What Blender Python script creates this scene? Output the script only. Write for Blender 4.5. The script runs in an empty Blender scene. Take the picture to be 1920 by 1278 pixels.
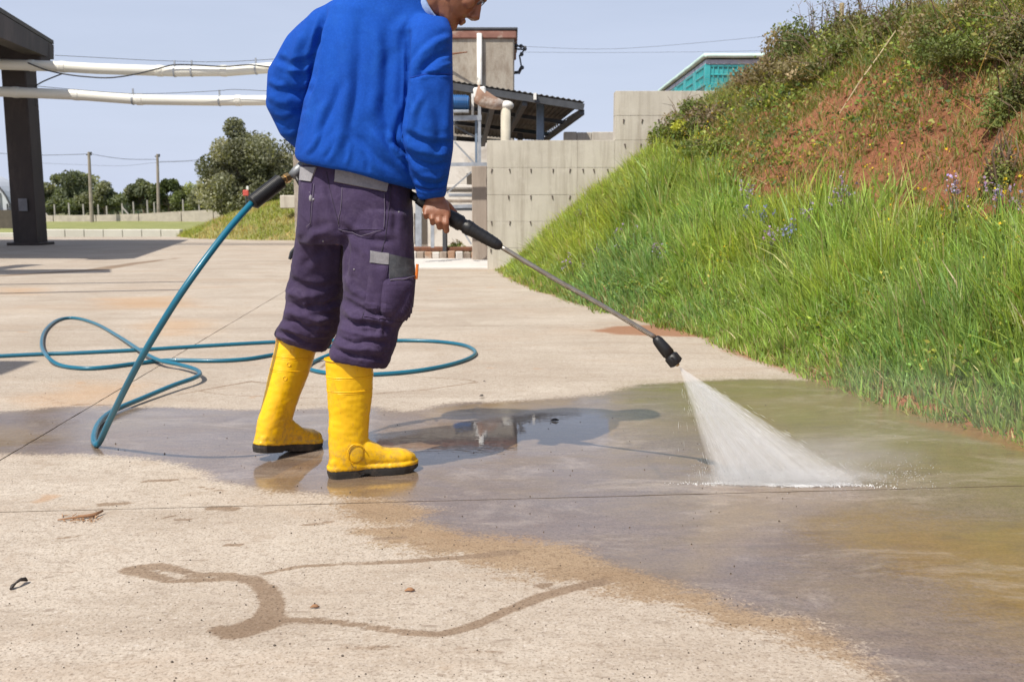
import bpy, math, random
import numpy as np
from mathutils import Vector, Matrix, noise as mnoise
from mathutils.bvhtree import BVHTree

scene = bpy.context.scene
COL = scene.collection
R = math.radians
rng = np.random.default_rng(7)
random.seed(7)

# ---------------------------------------------------------------- camera
CAM_H, PITCH, F = 0.86, R(8.03), 1800.0
cam_d = bpy.data.cameras.new('camera')
cam_d.sensor_width = 36.0
cam_d.lens = 36.0 * F / 1920.0
cam_d.clip_start, cam_d.clip_end = 0.05, 3000
cam = bpy.data.objects.new('camera', cam_d)
cam.location = (0, 0, CAM_H)
cam.rotation_euler = (math.pi / 2 - PITCH, 0, 0)
COL.objects.link(cam)
cam_d.dof.use_dof = True
cam_d.dof.focus_distance = 3.05
cam_d.dof.aperture_fstop = 8.0
scene.camera = cam

# ---------------------------------------------------------------- world and sun
SUN_VEC = Vector((0.44, 0.55, -1.0)).normalized()      # the way the light travels
SUN_EL = math.asin(-SUN_VEC.z)
world = bpy.data.worlds.new('World')
scene.world = world
world.use_nodes = True
wn = world.node_tree
wn.nodes.clear()
w_out = wn.nodes.new('ShaderNodeOutputWorld')
w_bg = wn.nodes.new('ShaderNodeBackground')
w_sky = wn.nodes.new('ShaderNodeTexSky')
w_sky.sky_type = 'NISHITA'
w_sky.sun_disc = False
w_sky.sun_elevation = SUN_EL
w_sky.sun_rotation = math.atan2(-SUN_VEC.x, -SUN_VEC.y)
w_sky.air_density = 1.0
w_sky.dust_density = 2.6
w_sky.ozone_density = 2.2
# thin high cloud veil over the whole sky
w_tc = wn.nodes.new('ShaderNodeTexCoord')
w_map = wn.nodes.new('ShaderNodeMapping'); w_map.inputs['Scale'].default_value = (1.0, 1.6, 7.0)
w_map.inputs['Rotation'].default_value = (0.0, 0.25, 0.3)
w_no = wn.nodes.new('ShaderNodeTexNoise'); w_no.inputs['Scale'].default_value = 1.6
w_no.inputs['Detail'].default_value = 6; w_no.inputs['Roughness'].default_value = 0.6
w_rm = wn.nodes.new('ShaderNodeMapRange')
w_rm.inputs['From Min'].default_value = 0.35; w_rm.inputs['From Max'].default_value = 0.8
w_rm.inputs['To Min'].default_value = 0.90; w_rm.inputs['To Max'].default_value = 1.08
w_mix = wn.nodes.new('ShaderNodeMix'); w_mix.data_type = 'RGBA'
w_mix.inputs['B'].default_value = (7.5, 8.3, 10.4, 1)
# the veil is thick low down and thins out overhead
w_sep = wn.nodes.new('ShaderNodeSeparateXYZ'); w_el = wn.nodes.new('ShaderNodeMapRange'); w_mul = wn.nodes.new('ShaderNodeMath'); w_mul.operation = 'MULTIPLY'; w_mul.use_clamp = True
for k_, v_ in (('From Min', -0.02), ('From Max', 0.75), ('To Min', 0.92), ('To Max', 0.22)): w_el.inputs[k_].default_value = v_
L = wn.links.new
L(w_tc.outputs['Generated'], w_map.inputs['Vector']); L(w_map.outputs['Vector'], w_no.inputs['Vector'])
L(w_no.outputs['Fac'], w_rm.inputs['Value']); L(w_tc.outputs['Generated'], w_sep.inputs[0]); L(w_sep.outputs['Z'], w_el.inputs['Value'])
L(w_rm.outputs['Result'], w_mul.inputs[0]); L(w_el.outputs['Result'], w_mul.inputs[1]); L(w_mul.outputs[0], w_mix.inputs['Factor'])
L(w_sky.outputs['Color'], w_mix.inputs['A']); L(w_mix.outputs['Result'], w_bg.inputs['Color'])
w_bg.inputs['Strength'].default_value = 0.085
L(w_bg.outputs['Background'], w_out.inputs['Surface'])

sun_d = bpy.data.lights.new('sun', 'SUN')
sun_d.energy = 4.8
sun_d.angle = R(0.53)
sun_d.color = (1.0, 0.94, 0.84)
sun = bpy.data.objects.new('sun', sun_d)
sun.rotation_euler = SUN_VEC.to_track_quat('-Z', 'Y').to_euler()
sun.location = (-20, -25, 45)
COL.objects.link(sun)

scene.render.engine = 'CYCLES'
scene.view_settings.view_transform = 'Standard'
scene.view_settings.look = 'None'
scene.view_settings.exposure = 0.16
scene.view_settings.gamma = 1.0
scene.view_settings.use_curve_mapping = False
scene.cycles.max_bounces = 6
scene.cycles.transparent_max_bounces = 8
scene.cycles.volume_bounces = 2
scene.cycles.volume_step_rate = 1.0
scene.cycles.volume_max_steps = 64
scene.cycles.caustics_reflective = False
scene.cycles.caustics_refractive = False

# ---------------------------------------------------------------- picture to place
SP, CP = math.sin(PITCH), math.cos(PITCH)
def ray(u, v):
    cx, cy = (u - 960.0) / F, (639.0 - v) / F
    return Vector((cx, CP + cy * SP, -SP + cy * CP))
def P(u, v, Y):
    d = ray(u, v); t = Y / d.y
    return Vector((d.x * t, Y, CAM_H + d.z * t))
def G(u, v, z=0.0):
    d = ray(u, v); t = (z - CAM_H) / d.z
    return Vector((d.x * t, d.y * t, z))
def proj(p):
    p = np.asarray(p, dtype=float)
    y, z = p[:, 1], p[:, 2] - CAM_H
    depth = y * CP - z * SP
    up = y * SP + z * CP
    return 960 + p[:, 0] / depth * F, 639 - up / depth * F

# ---------------------------------------------------------------- noise in numpy
def vnoise(x, y, seed=0):
    x = np.asarray(x, float); y = np.asarray(y, float)
    xi, yi = np.floor(x).astype(np.int64), np.floor(y).astype(np.int64)
    fx, fy = x - xi, y - yi
    fx = fx * fx * (3 - 2 * fx); fy = fy * fy * (3 - 2 * fy)
    def h(a, b):
        n = (a * 374761393 + b * 668265263 + seed * 1274126177) & 0xffffffff
        n = ((n ^ (n >> 13)) * 1274126177) & 0xffffffff
        return ((n ^ (n >> 16)) & 0xffff) / 65535.0
    return (h(xi, yi) * (1 - fx) + h(xi + 1, yi) * fx) * (1 - fy) + (h(xi, yi + 1) * (1 - fx) + h(xi + 1, yi + 1) * fx) * fy
def fbm(x, y, seed=0, oct=4):
    s, a, t = 0, 1.0, 0
    for k in range(oct):
        s = s + a * vnoise(x * 2 ** k, y * 2 ** k, seed + k * 17); t += a; a *= 0.5
    return s / t

# ---------------------------------------------------------------- mesh helpers
class MB:
    def __init__(self): self.v = []; self.f = []; self.vn = 0
    def add(self, verts, faces):
        o = self.vn
        self.v.extend([tuple(p) for p in verts]); self.vn = len(self.v)
        self.f.extend([tuple(i + o for i in fc) for fc in faces])
        return self
    def box(self, c, s, rz=0.0, bev=0.0, ry=0.0):
        hx, hy, hz = s[0] / 2, s[1] / 2, s[2] / 2
        m = Matrix.Translation(Vector(c)) @ Matrix.Rotation(rz, 4, 'Z') @ Matrix.Rotation(ry, 4, 'Y')
        if bev <= 0:
            vs = [m @ Vector((x * hx, y * hy, z * hz)) for z in (-1, 1) for y in (-1, 1) for x in (-1, 1)]
            return self.add(vs, [(0, 2, 3, 1), (4, 5, 7, 6), (0, 1, 5, 4), (2, 6, 7, 3), (0, 4, 6, 2), (1, 3, 7, 5)])
        b = min(bev, hx * .9, hy * .9, hz * .9)
        vs = []; idx = {}
        for sx in (-1, 1):
            for sy in (-1, 1):
                for sz in (-1, 1):
                    for ax in range(3):
                        p = [sx * (hx - b), sy * (hy - b), sz * (hz - b)]
                        p[ax] = (sx * hx, sy * hy, sz * hz)[ax]
                        idx[(sx, sy, sz, ax)] = len(vs); vs.append(m @ Vector(p))
        fs = []
        for sx in (-1, 1): fs.append([idx[(sx, a, c_, 0)] for a, c_ in ((-1, -1), (1, -1), (1, 1), (-1, 1))][::sx])
        for sy in (-1, 1): fs.append([idx[(a, sy, c_, 1)] for a, c_ in ((-1, -1), (1, -1), (1, 1), (-1, 1))][::-sy])
        for sz in (-1, 1): fs.append([idx[(a, c_, sz, 2)] for a, c_ in ((-1, -1), (1, -1), (1, 1), (-1, 1))][::sz])
        for sy in (-1, 1):
            for sz in (-1, 1):
                fs.append([idx[(-1, sy, sz, 1)], idx[(1, sy, sz, 1)], idx[(1, sy, sz, 2)], idx[(-1, sy, sz, 2)]][::sy * sz])
        for sx in (-1, 1):
            for sz in (-1, 1):
                fs.append([idx[(sx, -1, sz, 0)], idx[(sx, 1, sz, 0)], idx[(sx, 1, sz, 2)], idx[(sx, -1, sz, 2)]][::-sx * sz])
        for sx in (-1, 1):
            for sy in (-1, 1):
                fs.append([idx[(sx, sy, -1, 0)], idx[(sx, sy, 1, 0)], idx[(sx, sy, 1, 1)], idx[(sx, sy, -1, 1)]][::sx * sy])
        for sx in (-1, 1):
            for sy in (-1, 1):
                for sz in (-1, 1):
                    fs.append([idx[(sx, sy, sz, a)] for a in range(3)][::sx * sy * sz])
        return self.add(vs, fs)
    def tube(self, pts, rad, n=8, caps=True, flat=1.0):
        pts = [Vector(p) for p in pts]
        if not hasattr(rad, '__len__'): rad = [rad] * len(pts)
        t0 = (pts[1] - pts[0]).normalized()
        nrm = t0.orthogonal().normalized()
        vs = []; k = len(pts)
        for i, p in enumerate(pts):
            t = (pts[min(i + 1, k - 1)] - pts[max(i - 1, 0)]).normalized()
            nrm = (nrm - t * nrm.dot(t))
            nrm = nrm.normalized() if nrm.length > 1e-6 else t.orthogonal().normalized()
            b = t.cross(nrm)
            for j in range(n):
                a = 2 * math.pi * j / n
                vs.append(p + (nrm * math.cos(a) + b * math.sin(a) * flat) * rad[i])
        fs = [(i * n + j, i * n + (j + 1) % n, (i + 1) * n + (j + 1) % n, (i + 1) * n + j) for i in range(k - 1) for j in range(n)]
        if caps:
            fs.append(tuple(range(n))[::-1]); fs.append(tuple((k - 1) * n + j for j in range(n)))
        return self.add(vs, fs)
    def loft(self, rings, n=28, ex=2.0):
        """rings: (centre, half axis a, half axis b[, exponent])"""
        vs = []; k = len(rings)
        for r in rings:
            c, a, b = Vector(r[0]), Vector(r[1]), Vector(r[2]); e = 2.0 / (r[3] if len(r) > 3 else ex)
            for j in range(n):
                t = 2 * math.pi * j / n; ct, st = math.cos(t), math.sin(t)
                vs.append(c + a * math.copysign(abs(ct) ** e, ct) + b * math.copysign(abs(st) ** e, st))
        fs = [(i * n + j, i * n + (j + 1) % n, (i + 1) * n + (j + 1) % n, (i + 1) * n + j) for i in range(k - 1) for j in range(n)]
        fs.append(tuple(range(n))[::-1]); fs.append(tuple((k - 1) * n + j for j in range(n)))
        return self.add(vs, fs)
    def ball(self, c, r, rot=None, n=16, m=10):
        c = Vector(c)
        if not hasattr(r, '__len__'): r = (r, r, r)
        rot = rot or Matrix.Identity(3)
        vs = [c + rot @ Vector((0, 0, r[2]))]
        for i in range(1, m):
            ph = math.pi * i / m
            for j in range(n):
                t = 2 * math.pi * j / n
                vs.append(c + rot @ Vector((r[0] * math.sin(ph) * math.cos(t), r[1] * math.sin(ph) * math.sin(t), r[2] * math.cos(ph))))
        vs.append(c + rot @ Vector((0, 0, -r[2])))
        fs = [(0, 1 + j, 1 + (j + 1) % n) for j in range(n)]
        for i in range(m - 2):
            for j in range(n):
                a, b = 1 + i * n + j, 1 + i * n + (j + 1) % n
                fs.append((a, a + n, b + n, b))
        last = len(vs) - 1; o = 1 + (m - 2) * n
        fs += [(o + (j + 1) % n, o + j, last) for j in range(n)]
        return self.add(vs, fs)
    def mesh(self, name):
        me = bpy.data.meshes.new(name)
        me.from_pydata(self.v, [], self.f); me.update()
        return me
    def build(self, name, mat, parent=None, smooth=False):
        me = self.mesh(name)
        if mat: me.materials.append(mat)
        if smooth: me.polygons.foreach_set('use_smooth', [True] * len(me.polygons))
        return link(bpy.data.objects.new(name, me), parent)

def link(o, parent=None):
    COL.objects.link(o)
    if parent is not None:
        o.parent = parent
        o.matrix_parent_inverse = parent_world(parent).inverted()
    return o
def parent_world(o):
    m = Matrix.LocRotScale(o.location, o.rotation_euler, o.scale)
    return (parent_world(o.parent) @ o.matrix_parent_inverse @ m) if o.parent else m
def tag(o, label=None, cat=None, group=None, kind=None):
    if label: o['label'] = label
    if cat: o['category'] = cat
    if group: o['group'] = group
    if kind: o['kind'] = kind
    return o
def empty(name, loc, label, cat, group=None):
    o = bpy.data.objects.new(name, None); o.location = loc; o.empty_display_size = 0.1
    COL.objects.link(o)
    return tag(o, label, cat, group)

def np_mesh(name, verts, loops, sizes, mat, cols=None, attrs=None, smooth=False):
    """fast mesh: verts (n,3), loops flat vertex indices, sizes of the faces, point colours (n,3)"""
    me = bpy.data.meshes.new(name)
    verts = np.ascontiguousarray(verts, dtype=np.float32)
    me.vertices.add(len(verts)); me.vertices.foreach_set('co', verts.ravel())
    loops = np.ascontiguousarray(loops, dtype=np.int32).ravel()
    me.loops.add(len(loops)); me.loops.foreach_set('vertex_index', loops)
    sizes = np.asarray(sizes, dtype=np.int32)
    me.polygons.add(len(sizes))
    starts = np.concatenate([[0], np.cumsum(sizes)[:-1]]).astype(np.int32)
    me.polygons.foreach_set('loop_start', starts)
    if smooth: me.polygons.foreach_set('use_smooth', np.ones(len(sizes), dtype=bool))
    me.update(calc_edges=True)
    if cols is not None:
        ca = me.color_attributes.new('Col', 'FLOAT_COLOR', 'POINT')
        c4 = np.ones((len(verts), 4), dtype=np.float32); c4[:, :3] = cols
        ca.data.foreach_set('color', c4.ravel())
    for k, a in (attrs or {}).items():
        at = me.attributes.new(k, 'FLOAT', 'POINT')
        at.data.foreach_set('value', np.ascontiguousarray(a, dtype=np.float32))
    if mat: me.materials.append(mat)
    return me
def grid_mesh(name, X, Y, Z, mat, attrs=None, cols=None, smooth=True):
    ny, nx = X.shape
    v = np.stack([X.ravel(), Y.ravel(), Z.ravel()], 1)
    i = np.arange(ny * nx).reshape(ny, nx)
    q = np.stack([i[:-1, :-1], i[:-1, 1:], i[1:, 1:], i[1:, :-1]], -1).reshape(-1, 4)
    return np_mesh(name, v, q, np.full(len(q), 4), mat, cols, attrs, smooth)

def copy_thing(o, label=None, loc=None, rz=None, group=None):
    c = o.copy(); COL.objects.link(c)
    if loc is not None: c.location = loc
    if rz is not None: c.rotation_euler.z = rz
    if label: c['label'] = label
    if group: c['group'] = group
    for ch in list(o.children):
        d = ch.copy(); COL.objects.link(d); d.parent = c
        for g in list(ch.children):
            e = g.copy(); COL.objects.link(e); e.parent = d
    return c

# ---------------------------------------------------------------- material helpers
class Mat:
    def __init__(self, name):
        self.m = bpy.data.materials.new(name); self.m.use_nodes = True
        self.t = self.m.node_tree; self.t.nodes.clear()
        self.out = self.n('ShaderNodeOutputMaterial')
        self.b = self.n('ShaderNodeBsdfPrincipled')
        self.l(self.b.outputs[0], self.out.inputs['Surface'])
        self.tc = self.n('ShaderNodeTexCoord')
        self.vec = self.tc.outputs['Object']
    def n(self, t): return self.t.nodes.new(t)
    def l(self, a, b): self.t.links.new(a, b)
    def s(self, sock, v):
        if isinstance(v, bpy.types.NodeSocket): self.l(v, sock)
        else: sock.default_value = v
    def noise(self, scale, detail=4, rough=0.6, vec=None, dist=0.0, st=None):
        v = vec or self.vec
        if st:
            mp = self.n('ShaderNodeMapping'); mp.inputs['Scale'].default_value = st; self.l(v, mp.inputs['Vector']); v = mp.outputs[0]
        x = self.n('ShaderNodeTexNoise'); self.l(v, x.inputs['Vector'])
        x.inputs['Scale'].default_value = scale; x.inputs['Detail'].default_value = detail
        x.inputs['Roughness'].default_value = rough; x.inputs['Distortion'].default_value = dist
        return x.outputs['Fac']
    def voro(self, scale, feature='F1', vec=None, out='Distance'):
        x = self.n('ShaderNodeTexVoronoi'); x.feature = feature; self.l(vec or self.vec, x.inputs['Vector'])
        x.inputs['Scale'].default_value = scale; return x.outputs[out]
    def rng(self, v, a, b, c=0.0, d=1.0, smooth=False):
        x = self.n('ShaderNodeMapRange'); x.clamp = True
        if smooth: x.interpolation_type = 'SMOOTHSTEP'
        self.s(x.inputs['Value'], v)
        for k, q in zip(('From Min', 'From Max', 'To Min', 'To Max'), (a, b, c, d)): self.s(x.inputs[k], q)
        return x.outputs['Result']
    def math(self, op, a, b=0.0):
        x = self.n('ShaderNodeMath'); x.operation = op; self.s(x.inputs[0], a); self.s(x.inputs[1], b); return x.outputs[0]
    def mix(self, f, a, b, mode='MIX'):
        x = self.n('ShaderNodeMix'); x.data_type = 'RGBA'; x.blend_type = mode
        self.s(x.inputs['Factor'], f)
        for k, q in (('A', a), ('B', b)):
            if isinstance(q, tuple) and len(q) == 3: q = (*q, 1)
            self.s(x.inputs[k], q)
        return x.outputs['Result']
    def attr(self, name, out='Fac'):
        x = self.n('ShaderNodeAttribute'); x.attribute_name = name; return x.outputs[out]
    def bump(self, h, strength=0.5, dist=0.01):
        x = self.n('ShaderNodeBump'); self.s(x.inputs['Height'], h)
        self.s(x.inputs['Strength'], strength); self.s(x.inputs['Distance'], dist)
        self.l(x.outputs[0], self.b.inputs['Normal']); return x
    def set(self, **k):
        for a, v in k.items():
            nm = {'color': 'Base Color', 'rough': 'Roughness', 'metal': 'Metallic', 'spec': 'Specular IOR Level', 'coat': 'Coat Weight',
                  'coatr': 'Coat Roughness', 'sheen': 'Sheen Weight', 'sheenr': 'Sheen Roughness', 'ior': 'IOR', 'trans': 'Transmission Weight',
                  'sss': 'Subsurface Weight', 'cior': 'Coat IOR'}[a]
            if isinstance(v, tuple) and len(v) == 3: v = (*v, 1)
            self.s(self.b.inputs[nm], v)
        return self

def plain(name, col, rough=0.6, metal=0.0, var=0.25, scale=8.0, bump=0.15, bd=0.004, dirt=None, spec=0.5, st=None):
    M = Mat(name)
    n = M.noise(scale, 5, 0.65, st=st)
    d = tuple(c * (1 - var) for c in col); e = tuple(min(1, c * (1 + var * 0.6)) for c in col)
    c = M.mix(M.rng(n, 0.3, 0.7), d, e)
    if dirt:
        k = M.rng(M.noise(scale * 0.45, 6, 0.7, dist=0.4, st=st), 0.52, 0.68)
        c = M.mix(k, c, dirt)
    M.set(color=c, rough=rough, metal=metal, spec=spec)
    if bump: M.bump(M.noise(scale * 9, 4, 0.6), bump, bd)
    return M.m

def leafy(name, trans=0.45, rough=0.55):
    """foliage: point colours, light passing through the blades"""
    M = Mat(name)
    col = M.attr('Col', 'Color')
    M.set(color=col, rough=rough, spec=0.35)
    tr = M.n('ShaderNodeBsdfTranslucent')
    M.l(M.mix(1.0, col, (1.25, 1.2, 0.5), 'MULTIPLY'), tr.inputs['Color'])
    ad = M.n('ShaderNodeMixShader'); ad.inputs[0].default_value = trans
    M.l(M.b.outputs[0], ad.inputs[1]); M.l(tr.outputs[0], ad.inputs[2]); M.l(ad.outputs[0], M.out.inputs['Surface'])
    return M.m
# ================================================================ PAVEMENT
def to_poly(px): return np.array([tuple(G(u, v))[:2] for u, v in px])
def seg_dist(x, y, poly, closed=True):
    d = np.full(x.shape, 1e9); n = len(poly)
    for i in range(n if closed else n - 1):
        a, b = poly[i], poly[(i + 1) % n]
        ab = b - a; L2 = max(1e-12, (ab ** 2).sum())
        t = np.clip(((x - a[0]) * ab[0] + (y - a[1]) * ab[1]) / L2, 0, 1)
        d = np.minimum(d, np.hypot(x - a[0] - t * ab[0], y - a[1] - t * ab[1]))
    return d
def inside(x, y, poly):
    r = np.zeros(x.shape, bool); n = len(poly)
    for i in range(n):
        a, b = poly[i], poly[(i + 1) % n]
        if a[1] == b[1]: continue
        c = (a[1] > y) != (b[1] > y)
        r ^= c & (x < (b[0] - a[0]) * (y - a[1]) / (b[1] - a[1]) + a[0])
    return r
def sd(x, y, px, soft):
    p = to_poly(px); d = seg_dist(x, y, p)
    s = np.where(inside(x, y, p), d, -d)
    return np.clip(0.5 + 0.5 * s / soft, 0, 1)
def stroke(x, y, px, w, soft):
    """polyline on the ground with a half width per point (metres)"""
    p = to_poly(px); best = np.zeros(x.shape)
    for i in range(len(p) - 1):
        a, b = p[i], p[i + 1]; ab = b - a; L2 = max(1e-12, (ab ** 2).sum())
        t = np.clip(((x - a[0]) * ab[0] + (y - a[1]) * ab[1]) / L2, 0, 1)
        d = np.hypot(x - a[0] - t * ab[0], y - a[1] - t * ab[1])
        ww = w[i] * (1 - t) + w[i + 1] * t
        best = np.maximum(best, np.clip(0.5 + 0.5 * (ww - d) / soft, 0, 1))
    return best

WET = [(-500, 775), (0, 772), (100, 765), (200, 762), (340, 764), (480, 768), (620, 766), (700, 764), (760, 772), (850, 757), (950, 752), (1040, 748), (1130, 738), (1200, 722), (1300, 714),
       (1400, 711), (1560, 714), (1640, 735), (1760, 775), (1920, 826), (2300, 900), (2600, 1500), (1750, 1330), (1690, 1278), (1640, 1235), (1560, 1190), (1500, 1160), (1400, 1140), (1300, 1105), (1200, 1068), (1100, 1035), (1000, 1010), (880, 1000),
       (830, 985), (800, 972), (835, 958), (740, 938), (620, 928), (545, 925), (480, 915), (400, 895), (350, 868), (190, 852), (90, 853), (0, 850), (-500, 850)]
DAMP = [(640, 930), (760, 930), (900, 960), (1100, 1010), (1400, 1120), (1600, 1190), (1760, 1330), (1650, 1278), (1560, 1225), (1470, 1190), (1350, 1170), (1260, 1130), (1180, 1120), (1060, 1090), (960, 1075), (900, 1062), (840, 1040),
        (720, 1020), (660, 1000), (730, 985), (640, 965)]
PUDDLE = [(560, 832), (610, 812), (720, 822), (760, 812), (820, 792), (880, 788), (960, 780), (1000, 774), (1060, 772), (1120, 776), (1160, 790), (1160, 815), (1120, 840), (1060, 852), (960, 856), (900, 872), (800, 880), (780, 905), (700, 925), (600, 920), (500, 900), (480, 870)]
SILT1 = [(790, 778), (830, 765), (900, 756), (980, 752), (1080, 747), (1070, 758), (1000, 764), (960, 775), (860, 780), (800, 790)]
GREEN = [(1200, 728), (1300, 715), (1420, 711), (1560, 714), (1700, 755), (1920, 826), (2100, 880), (2100, 1000), (1760, 880), (1600, 830), (1480, 800), (1300, 770), (1210, 748)]
OCHRE = [(1535, 985), (1700, 970), (1950, 985), (2200, 1000), (2200, 1240), (1920, 1180), (1850, 1150), (1790, 1110), (1700, 1070), (1620, 1035), (1560, 1015)]
REDS = [[(1110, 620), (1150, 612), (1230, 608), (1290, 612), (1330, 632), (1240, 630), (1160, 627)],
        [(1350, 656), (1420, 656), (1520, 690), (1600, 715), (1560, 712), (1470, 690), (1400, 672)],
        [(1700, 790), (1800, 790), (1930, 830), (1930, 850), (1800, 815)]]
BROWN_L = [(-200, 800), (0, 798), (60, 803), (75, 820), (40, 834), (0, 838), (-200, 840)]
WARM = [[(240, 740), (130, 760), (60, 745), (150, 720), (260, 722)], [(300, 600), (380, 600), (390, 625), (310, 630), (270, 615)], [(0, 540), (80, 540), (60, 552), (0, 552)],
        [(180, 560), (330, 555), (360, 575), (220, 580)]]
TRAILS = [([(245, 1068), (300, 1060), (360, 1075), (430, 1078), (480, 1090)], [.028, .022, .012, .018, .022], .012),
          ([(250, 1070), (320, 1088), (400, 1086), (460, 1082)], [.024, .014, .014, .016], .012),
          ([(470, 1085), (500, 1105), (512, 1135), (500, 1165), (440, 1185), (410, 1180)], [.018, .026, .028, .04, .035, .02], .014),
          ([(490, 1076), (560, 1062), (640, 1056), (760, 1052), (860, 1045), (960, 1035)], [.008, .009, .009, .012, .014, .02], .008),
          ([(510, 1162), (600, 1163), (680, 1172), (760, 1186), (830, 1188), (890, 1172), (950, 1145), (1010, 1120), (1070, 1102), (1130, 1090)], [.014, .013, .012, .013, .014, .015, .015, .02, .018, .02], .01),
          ([(190, 945), (240, 943)], [.016, .014], .012), ([(395, 952), (440, 953)], [.018, .02], .012), ([(308, 970), (330, 966)], [.007, .006], .006), ([(325, 975), (355, 974)], [.007, .009], .006),
          ([(425, 1022), (450, 1022)], [.009, .01], .006), ([(270, 902), (330, 899)], [.012, .012], .01), ([(370, 912), (420, 920)], [.006, .008], .006), ([(60, 737), (110, 715), (200, 713)], [.008, .006, .006], .01), ([(60, 740), (120, 757), (230, 760)], [.008, .01, .008], .012),
          ([(270, 715), (420, 740), (560, 745), (700, 750)], [.006, .007, .007, .006], .012), ([(330, 740), (430, 722), (470, 715), (600, 725)], [.006, .01, .012, .006], .012),
          ([(640, 699), (760, 704), (880, 712), (895, 716), (800, 730), (700, 738)], [.008, .006, .008, .009, .007, .008], .01),
          ([(700, 1010), (760, 1006)], [.010, .012], .01), ([(560, 985), (620, 978)], [.006, .01], .01), ([(100, 1010), (150, 1004)], [.008, .006], .012), ([(1010, 1098), (1030, 1096)], [.014, .012], .01), ([(820, 1130), (850, 1128)], [.006, .004], .008), ([(640, 1210), (700, 1216), (760, 1208)], [.006, .009, .005], .02), ([(860, 1216), (940, 1222)], [.007, .005], .02),
          ([(0, 517), (180, 506), (250, 494), (330, 484)], [.1, .16, .12, .05], .06), ([(600, 690), (640, 660), (620, 640)], [.01, .01, .01], .01)]  # first stroke here: a broad dark streak at the far left
CRACKS = [([(1148, 808), (1190, 840), (1215, 865), (1250, 900)], .0022), ([(1360, 985), (1400, 1020), (1450, 1055)], .0022), ([(905, 745), (890, 770), (885, 800)], .004)]

def masks(x, y):
    m = {}
    m['wet'] = sd(x, y, WET, 0.10)
    m['damp'] = sd(x, y, DAMP, 0.12)
    m['puddle'] = sd(x, y, PUDDLE, 0.16)
    oc = np.maximum(sd(x, y, SILT1, 0.06), sd(x, y, OCHRE, 0.22)); oc = np.maximum(oc, sd(x, y, BROWN_L, 0.08))
    m['ochre'] = oc
    m['green'] = sd(x, y, GREEN, 0.3)
    rd = np.zeros(x.shape)
    for r in REDS: rd = np.maximum(rd, sd(x, y, r, 0.12))
    toe = toe_x(y)
    rd = np.maximum(rd, np.clip(0.5 + (x - toe + 0.05) / 0.3, 0, 1))
    m['red'] = rd
    wm = np.zeros(x.shape)
    for r in WARM: wm = np.maximum(wm, sd(x, y, r, 0.35))
    m['warm'] = wm
    tr = np.zeros(x.shape)
    for p, w, s in TRAILS: tr = np.maximum(tr, stroke(x, y, p, w, s))
    m['trail'] = tr
    cr = np.zeros(x.shape)
    for p, w in CRACKS: cr = np.maximum(cr, stroke(x, y, p, [w] * len(p), 0.004))
    m['crack'] = cr
    return m

TOE_Y = np.array([-4.0, 1.0, 2.0, 3.47, 4.04, 4.89, 6.46, 7.78, 9.75, 11.5, 13.6, 20])
TOE_X = np.array([2.9, 2.5, 2.22, 1.90, 1.70, 1.50, 1.24, 0.80, 0.30, -0.02, -0.22, -0.3])
def toe_x(y): return np.interp(y, TOE_Y, TOE_X) + 0.06 * (fbm(y * 2.3, y * 0 + 3.3, 5) - 0.5)
def bank_z(x, y):
    s = x - toe_x(y)
    far = np.clip((y - 8) / 5, 0, 1)
    k = 1.04 - 0.16 * far
    a = (s - 0.16 - 0.10 * far) * 5.0
    z = k * np.where(a > 20, a, np.log1p(np.exp(np.minimum(a, 20)))) / 5.0 - k * math.log1p(math.exp(-0.8)) / 5.0
    top = 2.42 + 0.25 * (vnoise(y * 0.8, y * 0 + 1.1, 3) - 0.5) + 0.02 * s
    q = 0.22
    z = -q * np.log(np.exp(-np.clip(z, -5, 12) / q) + np.exp(-top / q))
    amp = np.clip(s / 0.6, 0, 1)
    z = z + amp * (0.26 * (fbm(x * 1.3, y * 1.3, 11) - 0.5) + 0.10 * (fbm(x * 5, y * 5, 23) - 0.5) + 0.05 * (fbm(x * 17, y * 17, 29, 3) - 0.5))
    return np.where(s < -0.3, -0.06, z)

# concrete
M = Mat('yard_concrete')
geo = M.n('ShaderNodeNewGeometry'); pos = geo.outputs['Position']
def warped(attr, amp, sc, gain=4.0, det=5):
    a = M.math('SUBTRACT', M.attr(attr), 0.5)
    n = M.math('MULTIPLY', M.math('SUBTRACT', M.noise(sc, det, 0.72, vec=pos, st=(0.7, 1.3, 1), dist=0.25), 0.5), amp)
    n = M.math('ADD', n, M.math('MULTIPLY', M.math('SUBTRACT', M.noise(75, 3, 0.7, vec=pos), 0.5), amp * 0.9))
    return M.rng(M.math('ADD', a, n), -0.5 / gain, 0.5 / gain, smooth=True)
base = M.mix(M.rng(M.noise(1.1, 6, 0.65, vec=pos), 0.3, 0.7), (0.42, 0.352, 0.283), (0.56, 0.495, 0.415))
base = M.mix(M.rng(M.noise(2.0, 7, 0.7, vec=pos, st=(0.35, 1.8, 1)), 0.48, 0.72, 0, 0.7), base, (0.31, 0.245, 0.185))
base = M.mix(M.rng(M.noise(0.55, 6, 0.7, vec=pos, dist=0.6), 0.42, 0.66, 0, 0.55), base, (0.35, 0.285, 0.22))
base = M.mix(M.rng(M.noise(1.6, 8, 0.75, vec=pos, st=(0.8, 1.1, 1), dist=0.3), 0.55, 0.68, 0, 0.4), base, (0.62, 0.56, 0.47))
base = M.mix(M.rng(M.noise(42, 3, 0.7, vec=pos), 0.48, 0.70, 0, 0.6), base, (0.30, 0.235, 0.175))       # pores and sand specks
base = M.mix(M.rng(M.noise(150, 2, 0.6, vec=pos), 0.52, 0.70, 0, 0.85), base, (0.19, 0.145, 0.11))
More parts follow.
